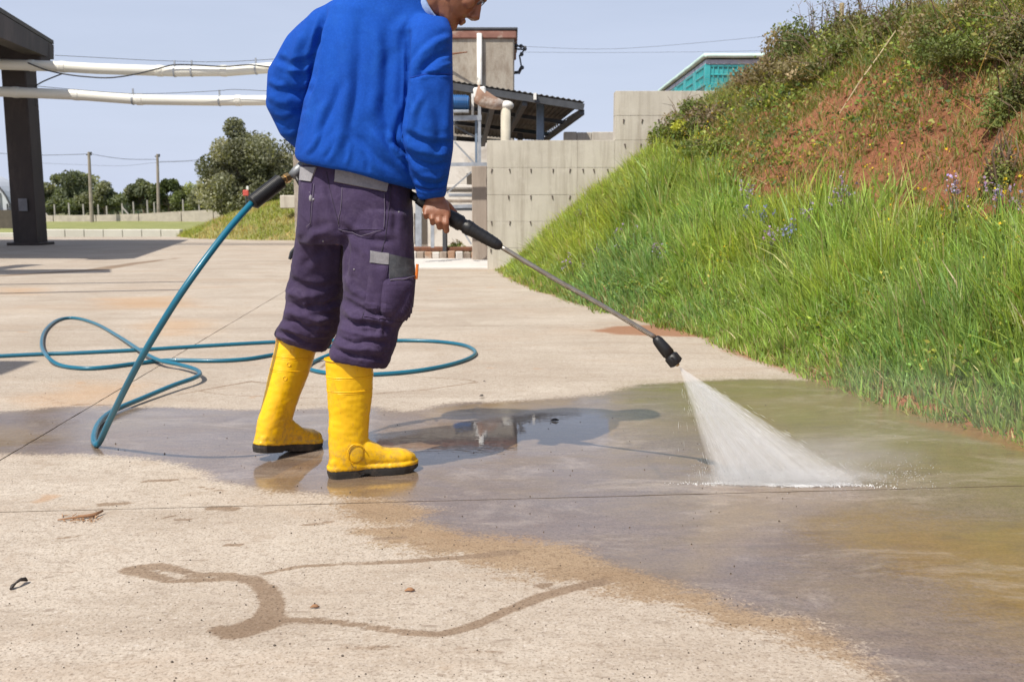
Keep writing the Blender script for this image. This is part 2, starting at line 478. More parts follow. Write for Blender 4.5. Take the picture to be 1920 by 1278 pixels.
base = M.mix(M.rng(M.noise(95, 2, 0.6, vec=pos), 0.60, 0.75, 0, 0.55), base, (0.66, 0.61, 0.55))
fl = M.noise(26, 5, 0.75, vec=pos, st=(0.55, 1.6, 1), dist=0.3)
base = M.mix(M.rng(fl, 0.575, 0.66, 0, 0.75), base, (0.25, 0.195, 0.15))                                  # flecks
vr = M.noise(70, 2, 0.5, vec=pos)
base = M.mix(M.rng(vr, 0.70, 0.74, 0, 0.7), base, (0.10, 0.08, 0.06))
stn = M.rng(M.noise(5.5, 5, 0.6, vec=pos), 0.60, 0.68, 0, 0.35)
base = M.mix(stn, base, (0.34, 0.26, 0.19))
base = M.mix(M.rng(M.noise(3.1, 3, 0.5, vec=pos), 0.70, 0.74, 0, 0.5), base, (0.42, 0.24, 0.12))
base = M.mix(M.rng(M.noise(0.8, 7, 0.72, vec=pos, st=(0.5, 1.5, 1), dist=0.4), 0.52, 0.70, 0, 0.5), base, (0.40, 0.29, 0.20))
base = M.mix(M.math('MULTIPLY', warped('warm', 0.8, 2.5, 1.5), 0.6), base, (0.46, 0.29, 0.16))
wet = warped('wet', 0.95, 4.0, 2.4)
damp = M.math('MULTIPLY', warped('damp', 1.1, 9.0, 3.0, 6), 0.85)
trail = warped('trail', 0.62, 28, 2.4)
dk = M.math('MAXIMUM', M.math('MULTIPLY', trail, 0.80), M.math('MAXIMUM', damp, M.math('MULTIPLY', wet, 0.95)))
wetcol = M.mix(1.0, base, (0.45, 0.375, 0.335), 'MULTIPLY')
dampcol = M.mix(1.0, base, (0.66, 0.53, 0.38), 'MULTIPLY')
trailcol = M.mix(1.0, base, (0.56, 0.47, 0.39), 'MULTIPLY')
c = M.mix(damp, base, dampcol)
c = M.mix(M.math('MULTIPLY', trail, 0.95), c, trailcol)
c = M.mix(wet, c, wetcol)
och = warped('ochre', 1.3, 3.5, 1.8)
c = M.mix(M.math('MULTIPLY', och, 0.85), c, (0.235, 0.145, 0.045))
c = M.mix(M.math('MULTIPLY', warped('green', 1.3, 2.2, 1.3), 0.62), c, (0.19, 0.155, 0.045))
patch = M.rng(M.noise(1.7, 7, 0.72, vec=pos, st=(0.7, 1.3, 1), dist=0.8), 0.44, 0.60)
c = M.mix(M.math('MULTIPLY', M.math('MULTIPLY', patch, wet), 0.7), c, (0.225, 0.155, 0.08))
vein = M.rng(M.noise(7, 7, 0.75, vec=pos, st=(0.5, 1.6, 1), dist=0.5), 0.54, 0.66)
c = M.mix(M.math('MULTIPLY', M.math('MULTIPLY', vein, wet), 0.5), c, (0.135, 0.09, 0.07))
lite = M.rng(M.noise(2.9, 7, 0.75, vec=pos, st=(0.6, 1.4, 1), dist=0.6), 0.52, 0.68)
c = M.mix(M.math('MULTIPLY', M.math('MULTIPLY', lite, wet), 0.70), c, (0.40, 0.325, 0.26))
c = M.mix(M.math('MULTIPLY', warped('red', 0.55, 10, 2.8), 0.85), c, (0.27, 0.12, 0.055))
c = M.mix(M.math('MINIMUM', M.math('MULTIPLY', M.attr('crack'), 0.75), 1.0), c, (0.12, 0.09, 0.065))
gr = M.math('MULTIPLY', M.rng(M.noise(110, 3, 0.7, vec=pos), 0.3, 0.7, 0.78, 1.16), M.rng(M.noise(24, 5, 0.7, vec=pos, st=(0.6, 1.5, 1)), 0.3, 0.7, 0.86, 1.12))
gv = M.n('ShaderNodeCombineXYZ')
for k_ in range(3): M.l(gr, gv.inputs[k_])
c = M.mix(M.math('MAXIMUM', wet, 0.35), c, M.mix(1.0, c, gv.outputs[0], 'MULTIPLY'))
pud = warped('puddle', 0.55, 4.5, 2.2)
shiny = M.rng(M.noise(3.2, 4, 0.6, vec=pos, st=(0.7, 1.6, 1)), 0.40, 0.62)
rough = M.mix(wet, (0.86,) * 3, (0.5,) * 3)
M.set(color=c, rough=M.rng(wet, 0, 1, 0.88, 0.55), spec=0.4)
M.set(coat=M.math('MAXIMUM', M.math('MULTIPLY', wet, 1.0), M.math('MULTIPLY', M.math('MAXIMUM', trail, damp), 0.0)), cior=1.75)
cr_ = M.rng(M.math('MAXIMUM', pud, M.math('MULTIPLY', shiny, 0.6)), 0, 1, 0.26, 0.012)
M.s(M.b.inputs['Coat Roughness'], cr_)
h = M.math('ADD', M.math('MULTIPLY', M.noise(160, 3, 0.6, vec=pos), 0.5), M.math('MULTIPLY', M.noise(30, 4, 0.6, vec=pos), 1.0))
M.bump(h, M.rng(wet, 0, 1, 0.55, 0.25), 0.004)
cb = M.n('ShaderNodeBump'); M.s(cb.inputs['Height'], M.noise(26, 2, 0.5, vec=pos, st=(1, 2.0, 1)))
M.s(cb.inputs['Strength'], M.rng(pud, 0, 1, 0.12, 0.02)); cb.inputs['Distance'].default_value = 0.004
M.l(cb.outputs[0], M.b.inputs['Coat Normal'])
mat_conc = M.m

mat_joint = plain('joint_dirt', (0.12, 0.088, 0.062), 0.95, scale=20)
ANG = 0.085
ca, sa = math.cos(ANG), math.sin(ANG)
def rot(xl, yl): return xl * ca - yl * sa, xl * sa + yl * ca
XB = [-1.47 - 4.1 * k for k in range(7, -1, -1)] + [2.63, 6.73]
YB = [2.74 + 4.13 * k for k in range(-2, 7)]
pav = tag(bpy.data.objects.new('pavement', None), kind='structure'); COL.objects.link(pav)
gap = 0.0022
for iy in range(len(YB) - 1):
    for ix in range(len(XB) - 1):
        x0, x1, y0, y1 = XB[ix] + gap, XB[ix + 1] - gap, YB[iy] + gap, YB[iy + 1] - gap
        if ix == len(XB) - 2 and iy > 2: continue
        near = (iy in (1, 2)) and (ix in (7,)); mid = iy in (1, 2, 3) and ix in (6, 7)
        st = 0.018 if near else (0.035 if mid else 0.14 if iy > 0 else 0.4)
        if ix <= 4: st = max(st, 0.2)
        nx, ny = int((x1 - x0) / st) + 1, int((y1 - y0) / st) + 1
        xs, ys = np.linspace(x0, x1, nx), np.linspace(y0, y1, ny)
        XL, YL = np.meshgrid(xs, ys)
        # chipped, slightly uneven edges
        edge = 0.004
        for a, (sgn, arr, oth) in {0: (1, 'y', XL), 1: (-1, 'y', XL), 2: (1, 'x', YL), 3: (-1, 'x', YL)}.items():
            if arr == 'y':
                row = 0 if sgn > 0 else -1
                YL[row, :] += sgn * edge * np.clip(fbm(XL[row, :] * 14 + ix * 9, XL[row, :] * 0 + iy * 5 + a, 31) - 0.45, 0, 1) * 1.6
            else:
                cl = 0 if sgn > 0 else -1
                XL[:, cl] += sgn * edge * np.clip(fbm(YL[:, cl] * 14 + iy * 9, YL[:, cl] * 0 + ix * 5 + a, 37) - 0.45, 0, 1) * 1.6
        XW, YW = rot(XL, YL)
        Z = 0.0015 * (fbm(XW * 1.5, YW * 1.5, 41) - 0.5)
        m = {k: a.ravel() for k, a in masks(XW.ravel(), YW.ravel()).items()}
        # skirt: the slab's own edge going down into the joint
        nv = nx * ny
        i = np.arange(nv).reshape(ny, nx)
        q = np.stack([i[:-1, :-1], i[:-1, 1:], i[1:, 1:], i[1:, :-1]], -1).reshape(-1, 4)
        ring = np.concatenate([i[0, :], i[1:, -1], i[-1, -2::-1], i[-2:0:-1, 0]])
        V = np.stack([XW.ravel(), YW.ravel(), Z.ravel()], 1)
        low = V[ring].copy(); low[:, 2] = -0.12; upr = V[ring].copy()
        nr = len(ring); a = np.arange(nr); b = (a + 1) % nr
        qs = np.stack([nv + nr + a, nv + a, nv + b, nv + nr + b], -1)
        V = np.vstack([V, low, upr]); Q = np.vstack([q, qs])
        m = {k: np.concatenate([v_, v_[ring] * (k != 'crack') + 1.0 * (k == 'crack'), v_[ring] * (k != 'crack') + 1.0 * (k == 'crack')]) for k, v_ in m.items()}
        me = np_mesh('slab', V, Q, np.full(len(Q), 4), mat_conc, attrs=m)
        sl = bpy.data.objects.new('slab', me); link(sl, pav)
x0, y0 = XB[0], YB[0]
jb = MB(); cx, cy = rot((XB[0] + XB[-1]) / 2, (YB[0] + YB[-1]) / 2)
jb.box((cx, cy, -0.0545), (XB[-1] - XB[0] + .1, YB[-1] - YB[0] + .1, 0.1), rz=ANG)
jb.build('joint_filler', mat_joint, pav)

# the open land beyond
M = Mat('field'); nz = M.noise(0.12, 6, 0.7); n2 = M.noise(3.0, 6, 0.7)
c = M.mix(M.rng(nz, 0.35, 0.65), (0.10, 0.115, 0.035), (0.16, 0.15, 0.07)); c = M.mix(M.rng(n2, 0.45, 0.65, 0, .6), c, (0.22, 0.20, 0.10))
M.set(color=c, rough=0.95); M.bump(n2, 0.6, 0.1); mat_field = M.m
gx = np.linspace(-1, 1, 90); gx = np.sign(gx) * np.abs(gx) ** 2.2 * 900
gy = -30 + (np.linspace(0, 1, 110) ** 2.4) * 1600
X, Y = np.meshgrid(gx, gy)
Z = -0.13 + 0.0 * X + np.clip((Y - 120) / 1500, 0, 1) * 5 * fbm(X * 0.006, Y * 0.006, 3)
me = grid_mesh('ground', X, Y, Z, mat_field); tag(link(bpy.data.objects.new('ground', me)), kind='structure')
# ================================================================ BANK
M = Mat('red_soil')
n1 = M.noise(1.3, 7, 0.7); n2 = M.noise(9, 6, 0.7); n3 = M.noise(45, 4, 0.6)
c = M.mix(M.rng(n1, 0.3, 0.7), (0.21, 0.085, 0.043), (0.34, 0.148, 0.078))
c = M.mix(M.rng(n2, 0.45, 0.75, 0, 0.7), c, (0.13, 0.052, 0.028))
c = M.mix(M.rng(n3, 0.55, 0.75, 0, 0.6), c, (0.42, 0.21, 0.12))
M.set(color=c, rough=0.95, spec=0.2); M.bump(M.math('ADD', n2, M.math('MULTIPLY', n3, 0.4)), 0.9, 0.05)
mat_soil = M.m
ys = np.concatenate([np.arange(-3.0, 3.0, 0.12), np.arange(3.0, 13.04, 0.04)])
ss = np.concatenate([np.arange(-0.35, 3.6, 0.035), np.arange(3.6, 4.2, 0.1), np.arange(4.2, 26, 0.7)])
SS, YY = np.meshgrid(ss, ys); XX = toe_x(YY) + SS
me = grid_mesh('bank', XX, YY, bank_z(XX, YY), mat_soil)
tag(link(bpy.data.objects.new('bank', me)), kind='structure')
# the level fill behind the retaining wall
xs = np.arange(0.25, 30, 0.5); ysf = np.arange(13.32, 46, 0.6); X, Y = np.meshgrid(xs, ysf); X = X + 0.108 * Y
me = grid_mesh('terrace', X, Y, 2.06 + 0.06 * fbm(X, Y, 5), mat_soil); tag(link(bpy.data.objects.new('terrace', me)), kind='structure')

mat_leaf = leafy('leaf', 0.35)
mat_grass = leafy('grass_blade', 0.42, 0.5)
mat_dry = leafy('dry_stem', 0.2, 0.8)

def blades(name, pts, h, w, cols, bend, az=None, parent=None, mat=None, seg=3, base_dark=0.75, kind='stuff', lean0=0.12):
    """grass: pts (n,3) roots, h lengths, w widths, cols (n,3), bend 0..1"""
    n = len(pts)
    az = rng.uniform(0, 2 * np.pi, n) if az is None else az
    dx, dy = np.cos(az), np.sin(az)
    tw = rng.uniform(0, 2 * np.pi, n)
    wx, wy = np.cos(tw), np.sin(tw)
    V = np.zeros((n, 2 * seg + 1, 3)); C = np.zeros((n, 2 * seg + 1, 3))
    for k in range(seg + 1):
        t = k / seg
        ang = lean0 + bend * 1.5 * t
        out = h * (lean0 * t + bend * t * t * 0.75); up = h * t * np.cos(np.minimum(ang, 1.5) * 0.62)
        px, py, pz = pts[:, 0] + dx * out, pts[:, 1] + dy * out, pts[:, 2] + up - 0.02
        hw = w * (1 - t ** 1.6) * 0.5
        if k < seg:
            V[:, 2 * k] = np.stack([px - wx * hw, py - wy * hw, pz], 1); V[:, 2 * k + 1] = np.stack([px + wx * hw, py + wy * hw, pz], 1)
            C[:, 2 * k] = C[:, 2 * k + 1] = cols
        else:
            V[:, 2 * k] = np.stack([px, py, pz], 1); C[:, 2 * k] = cols
    m = 2 * seg + 1
    o = (np.arange(n) * m)[:, None]
    loops, sizes = [], []
    quad = np.concatenate([np.stack([o + 2 * k, o + 2 * k + 1, o + 2 * k + 3, o + 2 * k + 2], -1).reshape(n, 4) for k in range(seg - 1)], 0)
    tri = np.concatenate([o + 2 * seg - 2, o + 2 * seg - 1, o + 2 * seg], 1)
    loops = np.concatenate([quad.ravel(), tri.ravel()]); sizes = np.concatenate([np.full(len(quad), 4), np.full(n, 3)])
    me = np_mesh(name, V.reshape(-1, 3), loops, sizes, mat or mat_grass, C.reshape(-1, 3))
    ob = link(bpy.data.objects.new(name, me), parent)
    if kind: ob['kind'] = kind
    return ob

def leaves(name, pts, size, cols, parent=None, mat=None, elong=1.8, kind='stuff', droop=0.0):
    n = len(pts)
    d = rng.normal(size=(n, 3)); d[:, 2] -= droop; d /= np.linalg.norm(d, axis=1)[:, None]
    e = rng.normal(size=(n, 3)); e = np.cross(d, e); e /= np.linalg.norm(e, axis=1)[:, None]
    nn = np.cross(d, e)
    s = size[:, None]
    V = np.stack([pts - d * s * 0.5 * elong, pts + e * s * 0.5 + nn * s * 0.1, pts + d * s * 0.5 * elong, pts - e * s * 0.5 + nn * s * 0.1], 1).reshape(-1, 3)
    loops = np.arange(4 * n)
    C = np.repeat(cols, 4, axis=0)
    me = np_mesh(name, V, loops, np.full(n, 4), mat or mat_leaf, C)
    ob = link(bpy.data.objects.new(name, me), parent)
    if kind: ob['kind'] = kind
    return ob

def jitter(base, n, a=0.22, b=0.1):
    base = np.array(base); k = rng.normal(1, a, (n, 1)); return np.clip(base * k * rng.normal(1, b, (n, 3)), 0.003, 0.9)
def mixcol(a, b, t): t = np.clip(t, 0, 1)[:, None]; return a * (1 - t) + b * t

# ---- sampling points over the bank, denser where the camera is near
def bank_pts(n, smin, smax, ymin=2.4, ymax=13.0, power=1.0):
    u = rng.uniform(0, 1, n); y = ymin + (ymax - ymin) * u ** power
    s = rng.uniform(smin, smax, n); x = toe_x(y) + s
    px, py_ = proj(np.stack([x, y, bank_z(x, y)], 1))
    k = (px > -50) & (px < 2080) & (py_ < 1000) & (y > 0.5)
    x, y, s = x[k], y[k], s[k]
    return x, y, bank_z(x, y), s

# 1 lush grass along the foot of the bank, growing in tufts
x, y, z, s = bank_pts(46000, -0.06, 1.9, 2.3, 13.0, 1.15)
nz = fbm(x * 0.9, y * 0.9, 51); n2 = fbm(x * 4, y * 4, 57)
lim = 0.60 + 0.45 * (nz - 0.5) * 2 + 0.10 * np.clip((6 - y) / 3, 0, 1) + 0.75 * np.clip((y - 8.0) / 2.5, 0, 1)
p = np.clip((lim + 0.1 - z) / 0.45, 0, 1) * (0.55 + 0.45 * (n2 > 0.42)) * np.clip(0.6 + s * 4, 0, 1)
k = rng.uniform(size=len(x)) < p
x, y, z, s = [a[k] for a in (x, y, z, s)]
nt = len(x); per = rng.integers(5, 14, nt); ti = np.repeat(np.arange(nt), per); nbld = len(ti)
ra = np.abs(rng.normal(0, 1, nbld)); az = rng.uniform(0, 2 * np.pi, nbld); az = np.where(rng.uniform(size=nbld) < .2, np.pi + rng.normal(0, .8, nbld), az); rr_ = ra * np.repeat(rng.uniform(0.012, 0.045, nt), per)
xb, yb = x[ti] + np.cos(az) * rr_, y[ti] + np.sin(az) * rr_; sb = s[ti]; zb_ = bank_z(xb, yb)
print('grass blades', nbld)
th_ = (0.075 + 0.17 * np.clip(s / 0.5, 0, 1)) * (0.45 + 1.1 * fbm(x * 2.6, y * 2.6, 61)) * rng.uniform(0.6, 1.35, nt)
tall = (fbm(x * 0.8 + 7, y * 0.8, 63) > 0.54) & (s > 0.45); th_ = np.where(tall, th_ * 1.5, th_)
h = th_[ti] * rng.uniform(0.5, 1.15, nbld)
w = rng.uniform(0.006, 0.0135, nbld) * np.clip(yb / 5.5, 0.9, 1.6) * np.repeat(rng.uniform(.75, 1.5, nt), per)
def tj(base, a=.2): return jitter(base, nt, a, .06)[ti] * rng.normal(1, .24, (nbld, 1))
yellowish, bluish, fresh = tj((0.40, 0.47, 0.08), .26), tj((0.225, 0.37, 0.14), .26), tj((0.31, 0.445, 0.10), .26)
t = np.clip((fbm(x * 0.7, y * 0.7, 71) - 0.45) * 4 + (s < 0.55) * 0.5 + rng.normal(0, .25, nt), 0, 1)[ti]
cols = mixcol(fresh, bluish, t)
cols = mixcol(cols, yellowish, (np.clip((fbm(x * 1.1, y * 1.1, 73) - 0.5) * 5, 0, 1) * (s > 0.3) * .8 + np.clip((y - 8.4) / 3, 0, 0.7) + rng.normal(0, .2, nt))[ti])
pale = rng.uniform(size=nbld) < 0.06; cols[pale] = jitter((0.55, 0.60, 0.30), pale.sum())
dry = rng.uniform(size=nbld) < 0.04 + 0.12 * (sb < 0.12); cols[dry] = jitter((0.45, 0.36, 0.19), dry.sum())
cols = np.clip(cols, .01, .8)
blades('lush_grass', np.stack([xb, yb, zb_], 1), h, w, cols, rng.uniform(0.08, .75, nbld) * np.clip(ra * .7, .3, 1.2), az, lean0=np.clip(.04 + .20 * ra + rng.normal(0, .12, nbld), 0, 1.0))

# 2 thin weeds and short grass on the red soil, thicker to the left and towards the top
x, y, z, s = bank_pts(300000, 0.5, 4.2, 2.6, 13.0, 1.1)
nz = fbm(x * 2.6, y * 2.6, 81); n2 = fbm(x * 0.8, y * 0.8, 83)
p = np.clip((nz - 0.49) * 6, 0, 1) * 0.66 + np.clip((z - 1.62 + 0.6 * (n2 - 0.5)) / 0.35, 0, 1) * 0.8 + np.clip((y - 7.5) / 2.5, 0, 1) * 0.9 + 0.13
p = np.where(z < 0.28, 0, p + 0.5 * np.clip((0.85 - z) / 0.3, 0, 1) * (fbm(x * 1.7, y * 1.7, 88) > 0.45)) * 0.8
k = rng.uniform(size=len(x)) < np.clip(p, 0, 1) * np.clip(9.0 / (y + 2), 0.4, 1)
x, y, z, s, nz = [a[k] for a in (x, y, z, s, nz)]
print('weeds', len(x))
h = rng.uniform(0.04, 0.13, len(x)) + 0.12 * np.clip((z - 1.7) / 0.5, 0, 1) * rng.uniform(0, 1, len(x))
cols = mixcol(jitter((0.25, 0.29, 0.06), len(x)), jitter((0.14, 0.19, 0.05), len(x)), rng.uniform(size=len(x)))
cols = mixcol(cols, jitter((0.42, 0.31, 0.17), len(x)), (rng.uniform(size=len(x)) < 0.27) * 1.0)
blades('bank_weeds', np.stack([x, y, z], 1), h, rng.uniform(0.005, 0.012, len(x)), cols, rng.uniform(0.1, 1.0, len(x)), seg=2)

x, y, z, s = bank_pts(2600, 0.9, 4.0, 2.8, 12.8, 1.0)
k = z > 0.7; x, y, z = x[k], y[k], z[k]
blades('dry_stalks', np.stack([x, y, z + .01], 1), rng.uniform(.10, .42, len(x)), rng.uniform(.003, .006, len(x)), jitter((.50, .40, .25), len(x), .25), rng.uniform(.2, .9, len(x)), rng.normal(3.6, .7, len(x)), seg=3, lean0=rng.uniform(.5, 1.6, len(x)))
x, y, z, s = bank_pts(30000, 1.6, 4.3, 3.5, 13.0, 1.0)
k = (z > 1.95) & (rng.uniform(size=len(x)) < np.clip((fbm(x * 2, y * 2, 141) - .36) * 4, 0, 1)); x, y, z = x[k], y[k], z[k]
cc_ = mixcol(jitter((.27, .32, .09), len(x), .25), jitter((.48, .40, .24), len(x), .2), (rng.uniform(size=len(x)) < .38) * 1.0)
blades('crest_grass', np.stack([x, y, z], 1), rng.uniform(.14, .46, len(x)) * rng.uniform(.6, 1, len(x)), rng.uniform(.004, .010, len(x)), cc_, rng.uniform(.1, .7, len(x)), seg=3, lean0=rng.uniform(0, .5, len(x)))
# 3 low broad-leaved plants in tufts over the soil
x, y, z, s = bank_pts(4200, 0.6, 4.0, 2.8, 12.8, 1.0)
k = (z > 0.40); x, y, z = x[k], y[k], z[k]
k = rng.uniform(size=len(x)) < np.clip(0.30 + (fbm(x * 1.5, y * 1.5, 91) - 0.5) * 3, 0, 1) + 0.4 * (z > 1.7)
x, y, z = x[k], y[k], z[k]
PT, SZ, CC = [], [], []
for i in range(len(x)):
    m = int(rng.integers(10, 34)); r = rng.uniform(0.04, 0.14)
    q = rng.normal(size=(m, 3)) * np.array([r, r, r * 0.5]); q[:, 2] = np.abs(q[:, 2])
    PT.append(q + np.array([x[i], y[i], z[i] + 0.01])); SZ.append(rng.uniform(0.010, 0.024, m) * (0.7 + y[i] / 20))
    b = ((0.15, 0.21, 0.05), (0.24, 0.31, 0.06), (0.10, 0.16, 0.05), (0.33, 0.35, 0.06))[int(rng.integers(0, 4))]
    CC.append(jitter(b, m, 0.2))
leaves('soil_weeds', np.concatenate(PT), np.concatenate(SZ), np.concatenate(CC))

# broad leaves mixed into the grass
x, y, z, s = bank_pts(9000, 0.15, 1.8, 3.0, 12.8, 1.0); k = (z < .75) & (rng.uniform(size=len(x)) < np.clip((fbm(x * 2, y * 2, 131) - .4) * 4, 0.1, 1)); x, y, z = x[k], y[k], z[k]
m = 9; q = np.repeat(np.stack([x, y, z + rng.uniform(.03, .14, len(x))], 1), m, 0) + rng.normal(0, .03, (len(x) * m, 3))
leaves('herb_leaves', q, rng.uniform(.008, .020, len(q)), mixcol(jitter((.20, .30, .08), len(q), .3), jitter((.36, .38, .08), len(q), .3), np.repeat(rng.uniform(size=len(x)) < .3, m) * 1.0))
# 4 bushes (brambles) along the crest and down the left end: each one a thing
mat_twig = plain('twig_bark', (0.16, 0.11, 0.075), 0.9, scale=30)
def bush(loc, r, n, cols, label, size=(0.016, 0.036), group='brambles along the crest of the bank', twigs=7, name='bramble_bush', drygrass=0):
    loc = Vector(loc)
    root = empty(name, loc, label, 'bush', group)
    tw = MB()
    for k in range(twigs):
        a = rng.uniform(0, 2 * np.pi); e = rng.uniform(0.3, 1.3)
        tip = loc + Vector((math.cos(a) * math.cos(e) * r[0], math.sin(a) * math.cos(e) * r[1], math.sin(e) * r[2])) * rng.uniform(0.9, 1.25)
        mid = (loc + tip) / 2 + Vector((0, 0, r[2] * 0.2)) + Vector(rng.normal(0, 0.04, 3))
        tw.tube([loc + Vector((0, 0, -0.05)), mid, tip], [0.008, 0.005, 0.002], 4)
    tw.build('stem', mat_twig, root)
    nl = 9; cen = rng.normal(size=(nl, 3)); cen /= np.linalg.norm(cen, axis=1)[:, None]; cen[:, 2] = np.abs(cen[:, 2]) * 0.9
    cen *= rng.uniform(0.25, 0.85, (nl, 1))
    which = rng.integers(0, nl, n)
    d = rng.normal(size=(n, 3)); d /= np.linalg.norm(d, axis=1)[:, None]
    q = cen[which] + d * (rng.uniform(0.25, 1, (n, 1)) ** 0.6) * 0.42
    q[:, 2] = np.maximum(q[:, 2], -0.1)
    q = q * np.array(r) + np.array(loc)
    lobe = rng.normal(1, 0.22, (nl, 1))[which]
    cc = np.array(cols); ci = rng.integers(0, len(cc), nl)[which]
    C = np.clip(cc[ci] * lobe * rng.normal(1, 0.2, (n, 1)), 0.004, 0.8)
    leaves('foliage', q, rng.uniform(size[0], size[1], n), C, root, kind='stuff')
    return root
DG = [(0.135, 0.17, 0.05), (0.19, 0.235, 0.065), (0.26, 0.29, 0.09), (0.23, 0.18, 0.11)]
YG = [(0.34, 0.36, 0.06), (0.24, 0.29, 0.05), (0.15, 0.20, 0.05)]
BR = [(0.30, 0.23, 0.14), (0.20, 0.17, 0.09), (0.15, 0.17, 0.06), (0.40, 0.31, 0.19)]
crest = [  # px, py, Y, rx, rz, palette, words
    (1255, 236, 12.6, .28, .26, YG, 'yellow green bramble clump at the left foot of the bank brow, against the concrete wall'),
    (1285, 215, 12.5, .34, .40, DG, 'dark bramble spilling over the concrete wall at the left end of the bank brow'),
    (1300, 300, 11.4, .40, .22, YG, 'bright yellow green low bush below the wall end of the bank'),
    (1330, 232, 12.2, .34, .22, DG, 'dark green bramble in front of the teal crates'),
    (1428, 205, 11.6, .36, .20, BR, 'brown and straw coloured dry bush right of the teal crates'),
    (1335, 255, 11.0, .45, .30, DG, 'dark low bush halfway down the left end of the bank'),
    (1490, 112, 11.0, .36, .32, DG, 'tangled dark green bramble with arching tip above the teal crates'),
    (1500, 60, 10.8, .40, .36, DG, 'dense green bramble near the pale stake on the bank brow'),
    (1460, 175, 10.2, .50, .28, BR, 'faded brown bush on the upper left slope of the bank'),
    (1540, 62, 9.9, .45, .45, DG, 'tall green bramble right of the pale stake'),
    (1530, 150, 9.2, .48, .24, BR, 'brownish dry shrub lying across the upper slope'),
    (1620, 45, 9.0, .45, .36, [(0.10, .14, .04), (.14, .17, .05), (.2, .18, .09)], 'light olive bush in the dip of the bank brow'),
    (1600, 110, 8.6, .36, .22, DG, 'small dark green bush at the top edge of the bare red soil'),
    (1700, 15, 8.2, .46, .28, [(0.14, .18, .05), (.19, .22, .07), (.24, .19, .11)], 'green and brown bush at the top right of the bank brow'),
    (1780, -10, 7.4, .5, .24, [(0.16, .19, .06), (.22, .22, .08), (.26, .2, .11)], 'dark bush reaching the upper edge of the photo on the bank'),
    (1835, 50, 6.8, .42, .12, [(0.17, .22, .06), (.24, .26, .08), (.28, .22, .12)], 'fresh green shrub above the red soil in the top right corner'),
    (1915, -10, 6.5, .36, .14, BR, 'dry brown shrub in the extreme top right corner'),
    (1900, 95, 5.9, .20, .07, [(0.16, .2, .06), (.22, .24, .08)], 'low dark shrub under the dry one at the right edge'),
    (1885, 235, 5.2, .10, .05, DG, 'small dark rosette bush in bare soil at the right edge'),
    (1345, 360, 9.6, .5, .16, YG, 'yellow flowering low scrub at mid slope left of the bare soil'),
    (1220, 372, 10.6, .42, .16, YG, 'yellow green scrub on the lower left end of the bank'),
    (1440, 235, 9.6, .34, .18, [(0.13, .17, .05), (.2, .22, .05)], 'pale green tuft bush beside the upper tongue of red soil'),
]
def on_bank(u, v, y0=2.5, y1=13.0):
    """where the view ray through (u, v) meets the bank"""
    Y = np.linspace(y0, y1, 700); d = ray(u, v); t = Y / d.y
    xx, zz = d.x * t, CAM_H + d.z * t
    hit = np.nonzero(zz <= bank_z(xx, Y))[0]
    return (xx[hit[0]], Y[hit[0]], float(zz[hit[0]])) if len(hit) else None
for (u, v, Y, rx, rz_, pal, lab) in crest:
    q = P(u, v, Y); bz = float(bank_z(np.array([q.x]), np.array([Y]))[0])
    zz = min(bz, q.z)
    ns_ = np.clip(Y / 10.5, .5, 1); bush((q.x, Y, bz - 0.03), (rx, rx * 0.95, max(rz_, (q.z - bz) * 0.9 + rz_ * 0.55)), int(2600 * rx / .4 / ns_ ** 1.5), pal, lab, size=(.013 * ns_, .031 * ns_), twigs=12)

# crest sprigs against the sky
for (u, v, Y, lab) in [(1590, 5, 10.0, 'bare twiggy sapling near the pale stake'),
                       (1655, 5, 9.5, 'leafless grey twiggy shrub in the dip of the bank brow'), (1540, 30, 10.5, 'arching bramble runner with a drooping tip left of the pale stake')]:
    q = P(u, v, Y); bz = float(bank_z(np.array([q.x]), np.array([Y]))[0]); base = Vector((q.x, Y, bz - 0.05))
    root = empty('twiggy_shrub', base, lab, 'shrub'); tb = MB(); pts = []
    for k in range(16):
        a = rng.uniform(0, 6.28); ln = rng.uniform(0.5, 1.05) * max(0.35, q.z - bz + 0.25)
        tip = base + Vector((math.cos(a) * ln * 0.45, math.sin(a) * ln * 0.45, ln)); mid = (base + tip) / 2 + Vector((math.cos(a), math.sin(a), 0)) * 0.05
        tb.tube([base, mid, tip], [0.007, 0.005, 0.0018], 4)
        for j in range(5):
            f = rng.uniform(0.4, 1.0); s0 = base.lerp(tip, f); dv = Vector(rng.normal(0, 1, 3)).normalized() * rng.uniform(0.06, 0.18); tb.tube([s0, s0 + dv], [0.003, 0.0012], 3)
            pts.append(s0 + dv)
    tb.build('stem', mat_twig, root)
    pp = np.array([tuple(a) for a in pts]); pp = np.repeat(pp, 3, 0) + rng.normal(0, 0.02, (len(pp) * 3, 3))
    leaves('foliage', pp, rng.uniform(0.01, 0.022, len(pp)), jitter((0.15, 0.15, 0.08), len(pp)), root)

